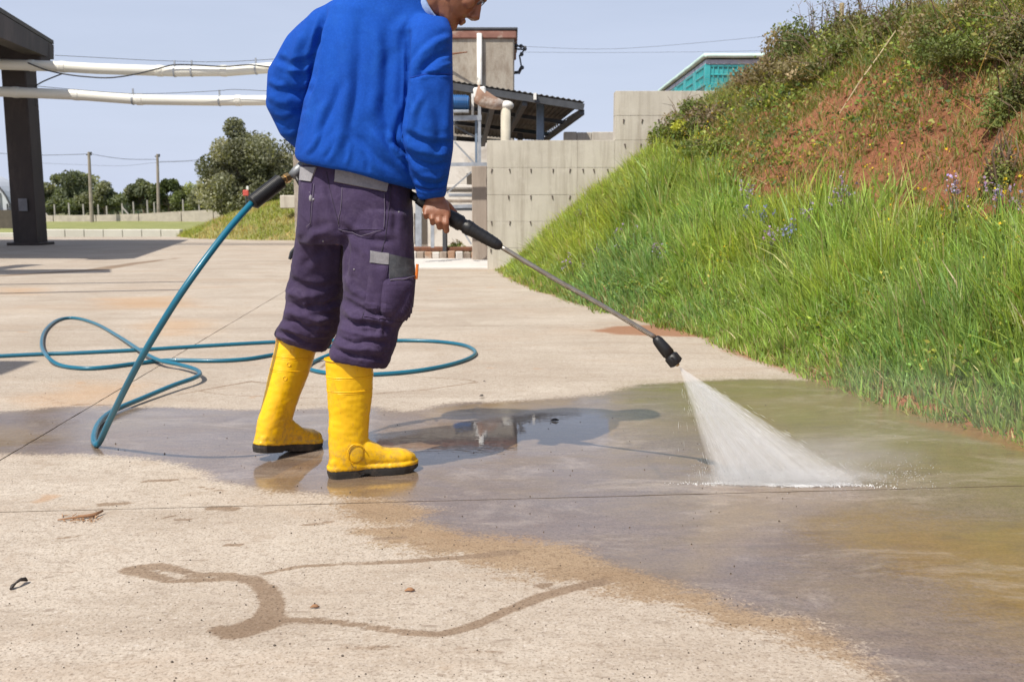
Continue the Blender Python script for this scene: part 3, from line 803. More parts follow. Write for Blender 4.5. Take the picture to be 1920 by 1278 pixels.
# leaning dry cane and pale stake
mat_cane = plain('dry_cane', (0.42, 0.34, 0.20), 0.8, scale=14, st=(1, 1, 6))
a = on_bank(1578, 240); b = on_bank(1680, 92)
if a and b:
    va, vb = Vector(a) + Vector((-.05, -.08, .10)), Vector(b) + Vector((-.05, -.1, .12))
    va2 = va + (va - vb) * 0.0
    mb = MB(); mb.tube([va, va.lerp(vb, .35) + Vector((0, 0, .015)), va.lerp(vb, .7), vb], [.003, .006, .007, .005], 7)
    o = mb.build('dry_cane', mat_cane); tag(o, 'long straw coloured dry cane lying aslant across the bare red soil', 'cane')
q = P(1576, 30, 9.9); bz = float(bank_z(np.array([q.x]), np.array([9.9]))[0])
mb = MB(); mb.tube([(q.x, 9.9, bz - .1), (q.x + .01, 9.9, q.z + .12)], [.028, .024], 8); tag(mb.build('stake', mat_cane), 'pale upright wooden stake on the bank brow among brambles', 'stake')

# wild flowers: lilac spikes stand as plants of their own, small yellow ones are scatter
mat_petal = leafy('petal', 0.3, 0.7)
fl = [(1185, 445, 'large lilac flower head clump in the grass just right of the lance', .085, 60), (1238, 462, 'small lilac flower clump right of the large one', .05, 24), (1070, 492, 'pale lilac flower tuft low in the grass near the wall end', .035, 18),
      (1403, 392, 'lilac flower spike left of the blue one in mid bank', .03, 16), (1440, 392, 'blue flower spike in the grass in mid bank', .028, 14), (1449, 437, 'lavender flower cluster above an orange blossom', .04, 24),
      (1480, 428, 'small blue flower cluster beside the lavender one', .026, 14), (1505, 395, 'mauve flower tuft at the upper edge of the grass', .035, 20), (1590, 352, 'mauve flower patch at the foot of the bare soil', .06, 34),
      (1798, 352, 'violet flower spike before the red soil at right', .034, 22), (1890, 355, 'pale mauve flower patch near the right edge', .045, 26), (1405, 350, 'faint mauve flower tuft below the dry scrub', .035, 18), (1100, 395, 'dusky flower spikes standing against the concrete wall', .04, 18), (1040, 425, 'grey seed heads rising before the concrete wall', .04, 16)]
for (u, v, lab, r, n) in fl:
    h = on_bank(u, v + 34)
    if h is None: continue
    h = (h[0], h[1] - .22, 0.0); tq = P(u, v, h[1] - .05); h = (tq.x, h[1], float(bank_z(np.array([tq.x]), np.array([h[1] - .05]))[0]))
    r *= 1.25; n = int(n * 1.8)
    top = P(u, v, h[1] - 0.05); base = Vector((top.x, h[1] - 0.05, h[2] - 0.02))
    root = empty('wild_flower', base, lab, 'flower', 'wild flowers on the bank'); st = MB(); pp = []
    for k in range(max(4, n // 5)):
        t = top + Vector((rng.normal(0, r), rng.normal(0, r), rng.normal(0, r * .6))); st.tube([base + Vector((rng.normal(0, .02), rng.normal(0, .02), 0)), t], [.003, .002], 3)
        for j in range(9): pp.append(tuple(t + Vector((rng.normal(0, .010), rng.normal(0, .010), rng.normal(-.012, .024)))))
    st.build('stem', mat_leaf, root)
    st_me = root.children[0].data
    ca_ = st_me.color_attributes.new('Col', 'FLOAT_COLOR', 'POINT'); ca_.data.foreach_set('color', np.tile([.10, .14, .05, 1], len(st_me.vertices)).astype(np.float32))
    colr = (.26, .28, .55) if 'blue' in lab else (.20, .16, .14) if 'dusky' in lab or 'grey' in lab else (.40, .31, .48)
    leaves('blossom', np.array(pp), rng.uniform(.011, .021, len(pp)), jitter(colr, len(pp), .2), root, mat_petal, 1.1)
# scattered yellow blossoms
Y_ = [(1800, 545), (1875, 512), (1840, 575), (1775, 570), (1255, 320), (1345, 330), (1280, 290), (1330, 250), (1500, 440), (1560, 410), (1455, 452), (1610, 460), (1700, 480), (1750, 420), (1855, 390), (1900, 450)]
pp = []
for u, v in Y_:
    for k in range(3 if v > 350 else 14):
        h = on_bank(u + rng.normal(0, 6 if v > 350 else 22), v + rng.normal(12, 5 if v > 350 else 20))
        if h: pp += [(h[0] + rng.normal(0, .008), h[1] - .14 + rng.normal(0, .008), h[2] + rng.uniform(.10, .20)) for _ in range(4)]
for k in range(260):
    h = on_bank(rng.uniform(1150, 1910), rng.uniform(300, 560))
    if h: pp += [(h[0] + rng.normal(0, .006), h[1] - .1, h[2] + rng.uniform(.08, .22)) for _ in range(2)]
tag(leaves('yellow_blossoms', np.array(pp), rng.uniform(.008, .018, len(pp)), jitter((.75, .52, .03), len(pp), .1), None, mat_petal, 1.0), kind='stuff')

# clods and pebbles on the soil
mbs = MB()
x, y, z, s = bank_pts(1500, 0.7, 3.2, 3, 12, 1)
for i in range(len(x)):
    if z[i] > 0.6:
        r = rng.uniform(.008, .03); mbs.ball((x[i], y[i], z[i] + r * .2), (r, r * rng.uniform(.6, 1), r * .7), n=6, m=4)
tag(mbs.build('soil_clods', mat_soil, smooth=False), kind='stuff')
# ================================================================ RETAINING WALL
M = Mat('cast_concrete')
n1 = M.noise(1.2, 6, 0.65); stv = M.noise(3.5, 6, 0.7, st=(3.0, 1, 0.22)); fine = M.noise(60, 4, 0.6)
c = M.mix(M.rng(n1, 0.3, 0.7), (0.44, 0.405, 0.345), (0.57, 0.53, 0.46)); c = M.mix(M.rng(stv, 0.50, 0.72, 0, 0.55), c, (0.29, 0.25, 0.20))
c = M.mix(M.rng(M.noise(5, 5, 0.7, st=(2.2, 1, .12)), 0.52, 0.66, 0, 0.28), c, (0.25, 0.205, 0.16)); c = M.mix(M.rng(M.noise(7, 6, 0.7), 0.55, 0.75, 0, 0.5), c, (0.60, 0.565, 0.50)); c = M.mix(M.rng(fine, 0.60, 0.75, 0, 0.4), c, (0.2, 0.17, 0.14))
M.set(color=c, rough=0.9, spec=0.3); M.bump(M.math('ADD', fine, M.noise(9, 4, .6)), 0.35, 0.006); mat_wall = M.m
mat_tie = plain('tie_rust', (0.085, 0.06, 0.05), 0.9, scale=30)
mat_rust = plain('rust', (0.20, 0.085, 0.045), 0.9, scale=30, dirt=(0.08, 0.05, 0.04))
mat_mortar = plain('dark_joint', (0.30, 0.27, 0.235), 0.95)
WY = 13.05
wall = empty('retaining_wall', (0.5, WY, 0), 'stepped cast concrete retaining wall holding the bank, with rows of rusty form ties', 'wall')
seams = [-0.335, 0.875, 1.372, 2.95]
lifts = [-0.05, 0.29, 0.645, 1.0, 1.36, 1.72, 2.04, 2.36]
g_ = 0.0016
for i in range(len(seams) - 1):
    for j in range(len(lifts) - 1):
        if i < 2 and j >= 5: continue
        x0, x1, z0, z1 = seams[i] + g_ / 2, seams[i + 1] - g_ / 2, lifts[j] + g_ * .7, lifts[j + 1] - g_ * .7
        off = rng.uniform(-.002, .002)
        mb = MB(); mb.box(((x0 + x1) / 2, WY + .125 + off, (z0 + z1) / 2), (x1 - x0, .25, z1 - z0), bev=.0025); mb.build('panel', mat_wall, wall)
mb = MB(); mb.box(((-.325 + 1.36) / 2, WY + .12, .83), (1.68, .20, 1.75)); mb.box((2.16, WY + .12, 1.15), (1.56, .20, 2.38)); mb.build('wall_core', mat_mortar, wall)
tie0 = None
for v, xs in ((315, [921, 955, 995, 1037, 1069, 1093, 1115, 1141]), (365, [955, 995, 1035, 1069, 1092, 1115]), (413, [921, 955, 995, 1040]), (465, [921]), (222, [1170, 1203, 1236, 1270]), (268, [1171, 1200])):
    for u in xs:
        q = P(u + rng.uniform(-1.5, 1.5), v + 5, WY - .004)
        if tie0 is None:
            mb = MB(); mb.box((0, 0, -.005), (.012, .018, .045), bev=.003); mb.box((0, .0, .018), (.022, .012, .010), bev=.003)
            me = mb.mesh('form_tie'); me.materials.append(mat_tie); tie0 = me
        o = bpy.data.objects.new('form_tie', tie0); o.location = q; o.rotation_euler.y = rng.uniform(-.25, .25); link(o, wall)
# lower wall standing behind
bw = empty('rear_wall', (1.2, 16, 0), 'short weathered concrete wall seen just above the low end of the retaining wall', 'wall')
for k, (a, b) in enumerate(((0.85, 1.06), (1.065, 1.30), (1.305, 1.72))):
    mb = MB(); mb.box(((a + b) / 2, 16.1, 1.02), (b - a, .2, 2.05 + rng.uniform(-.012, .012)), bev=.008); mb.build('panel', mat_wall, bw)

# ================================================================ TEAL CRATES behind the wall
def teal(nm, c0, c1, tr=0.0):
    M = Mat(nm); M.set(color=M.mix(M.rng(M.noise(5, 4), .35, .65), c0, c1), rough=.38, spec=.5)
    return M.m
mat_teal = teal('teal_plastic', (0.03, 0.30, 0.32), (0.06, 0.42, 0.43)); mat_mint = plain('pale_sheet', (0.60, 0.80, 0.72), .5, scale=4, var=.12)
mat_lilac = plain('grey_tray_plastic', (0.42, 0.45, 0.53), .5, scale=6)
def crate_mesh():
    mb = MB(); W, D, H = 1.06, .90, .37; t = .03
    for sx in (-1, 1):
        for sy in (-1, 1): mb.box((sx * (W / 2 - .05), sy * (D / 2 - .05), H / 2), (.1, .1, H - .02), bev=.012)
    for z, hh in ((.035, .05), (.185, .03), (H - .04, .05)):
        for sy in (-1, 1): mb.box((0, sy * (D / 2 - .02), z), (W - .2, .035, hh), bev=.008)
        for sx in (-1, 1): mb.box((sx * (W / 2 - .02), 0, z), (.035, D - .2, hh), bev=.008)
    for sy in (-1, 1): mb.box((0, sy * (D / 2 - .035), H / 2), (W - .2, .02, H - .08))
    for sx in (-1, 1): mb.box((sx * (W / 2 - .035), 0, H / 2), (.02, D - .2, H - .08))
    n = 11
    for k in range(n):
        for sy in (-1, 1): mb.box((-W / 2 + .14 + k * (W - .28) / (n - 1), sy * (D / 2 - .018), H / 2), (.018, .022, H - .1))
    for k in range(8):
        for sx in (-1, 1): mb.box((sx * (W / 2 - .018), -D / 2 + .14 + k * (D - .28) / 7, H / 2), (.022, .018, H - .1))
    mb.box((0, 0, .02), (W - .1, D - .1, .02))
    me = mb.mesh('crate'); me.materials.append(mat_teal); return me
cm = crate_mesh(); CX = 3.66; zb = 2.1
ordn = ['nearest the brambles', 'second from the brambles', 'third from the brambles', 'fourth from the brambles', 'farthest along the wall']
lv = ['bottom', 'middle', 'topmost']
for k in range(5):
    for j in range(3):
        o = bpy.data.objects.new('crate', cm); o.location = (CX + rng.uniform(-.01, .01), 16.45 + k * .98, zb + j * .335); o.rotation_euler.z = rng.uniform(-.01, .01)
        # the top of each stack keeps a common height
        link(o); tag(o, f'teal slatted plastic crate, {lv[j]} of the stack {ordn[k]}', 'crate', 'teal crates stacked behind the retaining wall')
    mb = MB(); mb.box((CX, 16.45 + k * .98, zb + 1.055), (1.06, .92, .085), bev=.015)
    for q in range(9): mb.box((CX - .47 + q * .1175, 16.45 + k * .98 - .455, zb + 1.055), (.02, .02, .07))
    tag(mb.build('tray', mat_lilac), f'grey plastic tray on top of the crate stack {ordn[k]}', 'tray', 'grey trays on the crate stacks')
xs = np.linspace(CX - .56, CX + .60, 26); ysx = np.linspace(15.94, 20.92, 80); X, Y = np.meshgrid(xs, ysx)
Z = zb + 1.115 + .012 * fbm(X * 6, Y * 3, 3); ed = np.minimum(np.minimum(X - xs[0], xs[-1] - X), np.minimum(Y - ysx[0], ysx[-1] - Y)); Z -= .012 * np.exp(-ed / .02) * (1 + .3 * fbm(X * 9, Y * 9, 4))
sh = grid_mesh('sheet', X, Y, Z, mat_mint); o = link(bpy.data.objects.new('cover_sheet', sh)); md = o.modifiers.new('solid', 'SOLIDIFY'); md.thickness = .07; md.offset = 1.0
tag(o, 'pale mint green sheet laid along the tops of the teal crate stacks', 'sheet')

# ================================================================ BUILDING CLUSTER
M = Mat('old_render'); n1 = M.noise(1.5, 7, .7); n2 = M.noise(5, 7, .75, st=(1.5, 1, .5))
c = M.mix(M.rng(n1, .3, .7), (0.28, 0.24, 0.195), (0.44, 0.40, 0.34)); c = M.mix(M.rng(n2, .45, .72, 0, .85), c, (0.20, 0.15, 0.11))
zc = M.n('ShaderNodeSeparateXYZ'); M.l(M.vec, zc.inputs[0])
M.set(color=c, rough=.95); M.bump(M.noise(25, 6, .7), .5, .02); mat_render = M.m
mat_cornice = plain('red_cornice', (0.27, 0.13, 0.10), .9, scale=5, dirt=(0.46, 0.40, 0.34))
mat_white = plain('white_plaster', (0.66, 0.63, 0.58), .9, scale=2.5, var=.12, dirt=(0.45, 0.41, 0.36))
mat_whitepaint = plain('white_paint', (0.78, 0.77, 0.74), .5, scale=5, var=.06, dirt=(0.55, 0.50, 0.42))
mat_steel = plain('galvanised_steel', (0.42, 0.45, 0.49), .45, .6, scale=10); mat_darksteel = plain('dark_steel', (0.075, 0.08, 0.09), .6, .3, scale=8)
mat_blue = plain('blue_machine_paint', (0.015, 0.11, 0.32), .45, scale=6); mat_roof = plain('dark_roof_sheet', (0.085, 0.08, 0.072), .8, scale=4, dirt=(.12, .11, .095))
mat_under = plain('roof_underside', (0.10, 0.085, 0.07), .9, scale=4); mat_bluepost = plain('slate_post', (0.14, 0.19, 0.26), .6, scale=6)

tw = empty('tower_building', (-1.5, 22.5, 0), 'square weathered concrete tower with reddish cornice behind the man', 'building')
mb = MB(); mb.box((-1.48, 22.5, 2.15), (3.06, 3.0, 4.55), bev=.03); mb.build('wall', mat_render, tw)
mb = MB(); mb.box((-1.48, 22.5, 4.43), (3.16, 3.10, .17), bev=.02); mb.build('cornice', mat_cornice, tw)
mb = MB(); mb.box((-1.48, 22.5, 4.545), (3.2, 3.14, .05), bev=.01); mb.build('coping', mat_darksteel, tw)
q = P(899, 100, 20.93); mb = MB(); mb.tube([(q.x, 20.92, 4.44), (q.x, 20.92, 2.2)], .055, 12); mb.build('downpipe', mat_whitepaint, tw, True)
mb = MB(); a = P(852, 102, 20.8); b = P(876, 98, 20.6); mb.tube([(a.x - .5, 20.95, a.z - .02), b], [.03, .012], 6); mb.build('bracket_arm', mat_rust, tw)
mb = MB(); e = .085
for (u0, v0, u1, v1) in ((964, 86, 986, 88), (986, 88, 976, 104), (964, 92, 980, 93), (974, 104, 977, 122), (963, 137, 972, 136), (972, 138, 979, 124)):
    mb.tube([P(u0, v0, 21.4), P(u1, v1, 21.3)], .018 if v0 < 120 else .035, 5)
for (u, v) in ((968, 86), (977, 87), (984, 92), (978, 102), (979, 127)): mb.ball(P(u, v, 21.3), .045, n=8, m=6)
mb.build('insulator_bracket', mat_darksteel, tw)

low = empty('low_building', (-2, 19.7, 0), 'low white plastered building behind the man and the steel frame', 'building')
x0, x1 = P(553, 300, 19.5).x, P(916, 300, 19.5).x
mb = MB(); mb.box(((x0 + x1) / 2, 20.0, 1.06), (x1 - x0, 1.0, 2.22), bev=.02); mb.build('wall', mat_white, low)
mb = MB(); mb.box((x0 + .05, 19.46, .9), (.14, .1, 1.9), bev=.01); mb.build('corner_pier', mat_render, low)
for (u0, v0, u1, v1) in ((875, 325, 886, 345), (776, 400, 800, 458)):
    a, b = P(u0, v0, 19.47), P(u1, v1, 19.47); mb = MB(); mb.box(((a.x + b.x) / 2, 19.49, (a.z + b.z) / 2), (b.x - a.x, .04, a.z - b.z)); mb.build('opening_shade', mat_under, low)  # solid dark panel, the shade inside an opening put in as colour
mb = MB(); a = P(543, 370, 25.5); mb.box((a.x, 25.5, .95), (.42, .4, .34), bev=.02); tag(mb.build('concrete_block', mat_wall), 'pale concrete block at the white building corner beside the grassy mound', 'block')

# shed roof on a steel frame
shed = empty('shed_roof', (0, 17, 0), 'dark corrugated lean-to roof on steel posts over the yard machinery', 'roof')
A, B = P(848, 151, 15.2), P(1095, 190, 15.2); Cq, D_ = P(1000, 262, 20.4), P(852, 250, 17.9)
Cq = Vector((P(1004, 262, 20.4).x, 20.4, P(1004, 262, 20.4).z)); 
nu, nv_ = 97, 3
Xs, Ys, Zs = np.zeros((nv_, nu)), np.zeros((nv_, nu)), np.zeros((nv_, nu))
for i in range(nv_):
    for j in range(nu):
        t, s_ = j / (nu - 1), i / (nv_ - 1); p = (A.lerp(B, t)).lerp(D_.lerp(Cq, t), s_)
        Xs[i, j], Ys[i, j], Zs[i, j] = p.x, p.y, p.z + .010 * math.sin(j * math.pi / 2)
o = link(bpy.data.objects.new('roof_sheet', grid_mesh('roof_sheet', Xs, Ys, Zs, mat_roof)), shed); md = o.modifiers.new('s', 'SOLIDIFY'); md.thickness = .012
dn = Vector((0, 0, -.09))
mb = MB(); mb.tube([A + dn, B + dn], .07, 4); mb.build('front_beam', mat_darksteel, shed)
mb = MB(); mb.tube([D_ + dn, Cq + dn], .06, 4); mb.build('rear_beam', mat_darksteel, shed)
for t in (.32, .55, .985):
    mb = MB(); mb.tube([A.lerp(B, t) + dn * 1.9, D_.lerp(Cq, t) + dn * 1.9], .055, 4); mb.build('rafter', mat_darksteel, shed)
for s_ in (.3, .62):
    mb = MB(); mb.tube([A.lerp(D_, s_) + dn * 1.4, B.lerp(Cq, s_) + dn * 1.4], .045, 4); mb.build('purlin', mat_darksteel, shed)
q = P(1013, 230, 15.6); mb = MB(); mb.box((q.x, 15.6, 1.25), (.12, .12, 2.5), bev=.01); mb.build('post', mat_bluepost, shed)
q = P(975, 235, 18.5); mb = MB(); mb.box((q.x, 18.5, 1.2), (.10, .10, 2.4), bev=.01); mb.build('post', mat_darksteel, shed)
mb = MB(); a, b = P(1090, 205, 15.6), P(1018, 250, 19)      # lattice stay along the eaves
mb.tube([a, b], .012, 4); mb.tube([a + Vector((0, 0, -.1)), b + Vector((0, 0, -.1))], .012, 4)
for k in range(16): mb.tube([a.lerp(b, k / 16), a.lerp(b, (k + .5) / 16) + Vector((0, 0, -.1)), a.lerp(b, (k + 1) / 16)], .008, 3)
mb.build('lattice_stay', mat_steel, shed)
mb = MB(); q = P(1003, 181, 15.1); mb.box(q, (.045, .05, .10)); mb.build('eave_clip', mat_whitepaint, shed)

# steel frame with braces
fr = empty('steel_frame', (-.6, 14.3, 0), 'galvanised steel frame with diagonal braces left of the retaining wall', 'frame')
FY = 14.3
def bar(n, u0, v0, u1, v1, w, mat=None, par=None, y=FY, y2=None):
    a, b = P(u0, v0, y), P(u1, v1, y2 or y); mb = MB(); mb.tube([a, b], w * .7071, 4); return mb.build(n, mat or mat_steel, fr if par is None else par)
bar('post', 899, 196, 899, 311, .045); bar('post', 893, 218, 893, 310, .035, mat_bluepost); bar('crossbeam', 770, 309, 913, 308, .05); bar('platform_beam', 790, 223, 903, 221, .07)
bar('brace', 852, 266, 889, 306, .022); bar('brace', 884, 322, 838, 362, .022); bar('crossbeam', 840, 388, 885, 386, .05); bar('crossbeam', 840, 393, 885, 393, .03, mat_darksteel)
bar('post', 785, 330, 785, 462, .09); bar('post', 811, 420, 811, 464, .05); bar('brace', 850, 405, 884, 458, .022); bar('purlin', 852, 236, 900, 262, .03, mat_darksteel); bar('post', 886, 176, 886, 220, .035, mat_whitepaint)
mo = empty('pump_motor', P(868, 195, 14.2), 'blue electric motor on the steel frame platform just right of the man', 'motor')
a, b = P(845, 192, 14.2), P(880, 193, 14.2); mb = MB(); mb.tube([a, a.lerp(b, .05), a.lerp(b, .95), b], [.08, .10, .10, .08], 20)
for k in range(7): t = .12 + k * .11; mb.tube([a.lerp(b, t), a.lerp(b, t + .05)], .112, 20)
mb.build('housing', mat_blue, mo, False); mb = MB(); c0 = a.lerp(b, .5); mb.box((c0.x, c0.y, c0.z - .125), (.26, .16, .035), bev=.006); mb.build('foot', mat_steel, mo)
du = empty('exhaust_duct', P(920, 190, 14.0), 'white painted blower duct bending down into a vertical pipe', 'duct')
mb = MB(); q = P(900, 172, 14.0); mb.box((q.x, 14.0, q.z - .02), (.18, .2, .15), bev=.02, ry=-.15); mb.build('duct_mouth', mat_whitepaint, du)
p0, p1, p2 = P(888, 168, 14.0), P(915, 190, 14.0), P(948, 198, 14.0)
mb = MB(); mb.loft([(P(893, 176, 14.0), Vector((0, .11, 0)), Vector((.035, 0, .12)), 4), (P(905, 184, 14.0), Vector((0, .11, 0)), Vector((.03, 0, .12)), 3), (P(925, 193, 14.0), Vector((0, .09, 0)), Vector((.02, 0, .09)), 2.5), (P(945, 198, 14.0), Vector((0, .07, 0)), Vector((.01, 0, .065)), 2)], 20)
mb.build('elbow', plain('rusty_white', (.33, .20, .14), .75, scale=5, dirt=(.66, .60, .54)), du, True)
mb = MB(); q = P(949, 198, 14.0); mb.ball((q.x, 14, q.z), (.11, .085, .07)); mb.build('elbow_cap', mat_whitepaint, du, True)
mb = MB(); q = P(948, 200, 14.0); mb.tube([(q.x, 14, q.z), (q.x, 14, 1.0)], .07, 16); mb.build('pipe', plain('cream_pipe', (.50, .46, .37), .7, scale=4), du, True)

mat_postc = plain('stained_concrete', (0.34, 0.285, 0.235), .95, scale=2.2, dirt=(0.17, 0.125, 0.10), st=(2.5, 1, .4))
q = P(899.5, 485, 14.9); a = P(885, 400, 14.9).x; b = P(914, 400, 14.9).x; zt = P(899, 311, 14.9).z
mb = MB(); mb.box(((a + b) / 2, 15.0, zt / 2 - .03), (b - a, .22, zt + .06), bev=.012); tag(mb.build('gate_post', mat_postc), 'stained square concrete post beside the left end of the retaining wall', 'post')
# apron, rubble edge, plank, junk
mat_apron = plain('pale_apron', (0.60, 0.57, 0.53), .9, scale=2, var=.1)
mb = MB(); mb.box((-1.15, 14.2, .012), (2.3 - .6, 2.2, .03), bev=.005); o = mb.build('apron', mat_apron); tag(o, kind='structure')
mat_brick = plain('rubble_brick', (0.38, 0.24, 0.16), .95, scale=8, dirt=(0.5, 0.46, 0.4)); rb = empty('rubble_edge', (-1.2, 15.6, 0), 'low broken edge of old bricks and mortar behind the pale apron', 'kerb')
for k in range(13):
    mb = MB(); s_ = rng.uniform(.12, .2); mb.box((-2.1 + k * .125, 15.55 + rng.uniform(-.03, .03), .06), (.115, .14, rng.uniform(.09, .15)), rz=rng.uniform(-.15, .15), bev=.012); mb.build('brick', [mat_brick, mat_apron, mat_postc][k % 3], rb)
mb = MB(); mb.box((-1.4, 15.85, .15), (2.0, .28, .07), bev=.01, rz=.01); tag(mb.build('rusty_plank', mat_rust), 'rust red plank lying along the broken brick edge', 'plank')
for k, (v, lab, w_, m_) in enumerate([(350, 'pale timber board on the rack left of the concrete post', .55, mat_apron), (357, 'dark board under the pale one on the rack', .5, mat_under), (366, 'grey sheet metal offcut on the rack', .42, mat_steel), (377, 'weathered cream beam lowest on the rack', .6, mat_postc)]):
    q = P(866, v, 15.8); mb = MB(); mb.box(q, (w_, .3, .05), rz=.1 * (k - 1), bev=.008); tag(mb.build('board', m_), lab, 'board', 'scrap boards on the rack')
mb = MB(); q = P(866, 392, 15.8)
for dx in (-.28, .28): mb.box((q.x + dx, 15.8, q.z / 2), (.06, .3, q.z))
mb.box((q.x, 15.8, q.z), (.66, .32, .04)); tag(mb.build('rack', mat_darksteel), 'dark metal rack carrying scrap boards behind the hand', 'rack')
bush((-.95, 16.6, .05), (.28, .3, .25), 500, DG, 'small green weed clump under the steel frame', (.02, .05), 'weeds under the frame', 5, 'weed_clump')

# ================================================================ LEFT: canopy, pipes, kerb, field, trees
mat_pillar = plain('brown_steel', (0.038, 0.028, 0.026), .7, scale=2.5, var=.3, dirt=(0.075, 0.056, 0.05), st=(1, 1, .4))
can = empty('canopy', (-10.7, 21, 0), 'dark brown steel canopy pillar and tapered roof beam at the left edge', 'canopy')
a, b = P(25, 460, 21.0), P(70, 460, 21.0)
mb = MB(); mb.box(((a.x + b.x) / 2, 21.25, 2.1), ((b.x - a.x), .5, 4.25), bev=.02); mb.build('pillar', mat_pillar, can)
mb = MB(); mb.box(((a.x + b.x) / 2, 21.25, .03), (.72, .7, .06), bev=.01); mb.build('base_plate', mat_pillar, can)
mb = MB(); q = P(43, 384, 20.97); mb.box(q, (.19, .02, .27), bev=.004); mb.build('notice_plate', plain('grey_plate', (.19, .19, .21), .6), can)
def prism(name, p8, mat, par=None):
    mb = MB(); mb.add(p8, [(0, 1, 2, 3), (7, 6, 5, 4), (0, 4, 5, 1), (1, 5, 6, 2), (2, 6, 7, 3), (3, 7, 4, 0)]); return mb.build(name, mat, par)
e0t, e0b, s0t, s0b = P(101, 85, 21.9), P(101, 112, 21.9), P(-110, -42, 14.6), P(-110, 24, 14.6); W_ = Vector((-.35, 0, 0))
s0t, s0b = e0t + (s0t - e0t) * 1.16, e0b + (s0b - e0b) * 1.16
prism('roof_beam', [s0t, e0t, e0t + W_, s0t + W_, s0b, e0b, e0b + W_, s0b + W_], mat_pillar, can)
mb = MB(); q = P(45, 96, 21.2); mb.box((q.x, 21.2, q.z - .05), (.9, .5, .55), bev=.03); mb.build('beam_haunch', mat_pillar, can)
up = Vector((0, 0, .02)); lf = Vector((-6, 0, .3)); th = Vector((0, 0, .08))
prism('roof_sheet', [s0t + up, e0t + up, e0t + lf + up, s0t + lf + up, s0t + up + th, e0t + up + th, e0t + lf + up + th, s0t + lf + up + th][::1], mat_roof, can)
# added out-of-view canopy pieces, placed to cast the shadows across the left yard
shadow_bay = empty('canopy', (-9, 10, 0), 'added unseen canopy pieces that cast the shadows on the left of the yard', 'canopy')
def at_shadow(u, v, z): g = G(u, v); return Vector((g.x - .44 * z, g.y - .55 * z, z))
for k, (p, q) in enumerate((((-500, 541), (346, 528)), ((-500, 560), (346, 543)))):
    mb = MB(); mb.tube([at_shadow(*p, 3.7), at_shadow(*q, 3.7)], .045, 6); mb.build('shadow_bar', mat_pillar, shadow_bay)
a, b, c_, d_ = at_shadow(-500, 508, 3.9), at_shadow(200, 505, 3.9), at_shadow(200, 511, 3.9), at_shadow(-500, 524, 3.9)
prism('roof_sheet', [a, d_, c_, b, a + th, d_ + th, c_ + th, b + th][::1], mat_roof, shadow_bay)  # added slab, outline traced back from the shadow it should throw
a, b, c_, d_ = at_shadow(-600, 677, 3.9), at_shadow(52, 679, 3.9), at_shadow(-20, 706, 3.9), at_shadow(-600, 790, 3.9)
prism('roof_sheet', [a, d_, c_, b, a + th, d_ + th, c_ + th, b + th], mat_roof, shadow_bay)
for x, y in ((-8.6, 9.5), (-8.9, 3.2)):
    mb = MB(); mb.box((x, y, 1.97), (.3, .3, 3.95)); mb.build('pillar', mat_pillar, shadow_bay)
prism('beam', [Vector((-8.9, 1.0, 3.72)), Vector((-8.6, 1.0, 3.72)), Vector((-8.6, 12, 3.72)), Vector((-8.9, 12, 3.72)), Vector((-8.9, 1.0, 3.92)), Vector((-8.6, 1.0, 3.92)), Vector((-8.6, 12, 3.92)), Vector((-8.9, 12, 3.92))], mat_pillar, shadow_bay)  # pillars and beam only complete the added unseen bay

mat_pipe = plain('cream_white_pipe', (0.74, 0.73, 0.66), .42, scale=1.2, var=.05)
def pipeline(px, Y, rad, label, collars, clips):
    pts = [P(u, v, Y) for u, v in px]
    root = empty('overhead_pipe', pts[0], label, 'pipe', 'white overhead pipes')
    dense = []
    for i in range(len(pts) - 1):
        for k in range(6): dense.append(pts[i].lerp(pts[i + 1], k / 6))
    dense.append(pts[-1]); mb = MB(); mb.tube(dense, rad, 20); mb.build('tube', mat_pipe, root, True)
    def atx(u):
        for (u0, v0), (u1, v1) in zip(px, px[1:]):
            if u0 <= u <= u1: t = (u - u0) / (u1 - u0); return P(u, v0 + t * (v1 - v0), Y), (P(u1, v1, Y) - P(u0, v0, Y)).normalized()
    for u in collars:
        c0, d = atx(u); mb = MB(); mb.tube([c0 - d * .07, c0 - d * .05, c0 + d * .05, c0 + d * .07], [rad * 1.01, rad * 1.09, rad * 1.09, rad * 1.01], 20); mb.build('collar', mat_pipe, root)
    for u in clips:
        c0, d = atx(u); mb = MB(); mb.tube([c0 - d * .015, c0 + d * .015], rad * 1.12, 16); mb.box(c0 + Vector((0, 0, rad + .05)), (.03, .03, .12)); mb.build('clip', mat_steel, root)
    return root
pipeline([(-140, 118), (0, 121), (90, 124), (180, 129), (330, 134), (430, 133), (540, 125), (720, 118)], 20, .105, 'upper cream white overhead pipe crossing from the canopy to the building', [60, 118, 300, 420], [328, 360, 480])
pipeline([(-140, 162), (0, 172), (140, 178), (260, 187), (400, 189), (540, 188), (720, 187)], 19.7, .10, 'lower cream white overhead pipe crossing below the first one', [30, 143, 262, 447], [412, 250])
mat_cable = plain('black_cable', (0.025, 0.025, 0.028), .6, scale=20, var=.1)
def cable(name, px, Y, rad, label, cat='cable', dense=5):
    pts = [P(u, v, Y) if not isinstance(Y, (list, tuple)) else P(u, v, Y[i]) for i, (u, v) in enumerate(px)]
    out = catmull(pts, dense); mb = MB(); mb.tube(out, rad, 6); return tag(mb.build(name, mat_cable, smooth=True), label, cat)
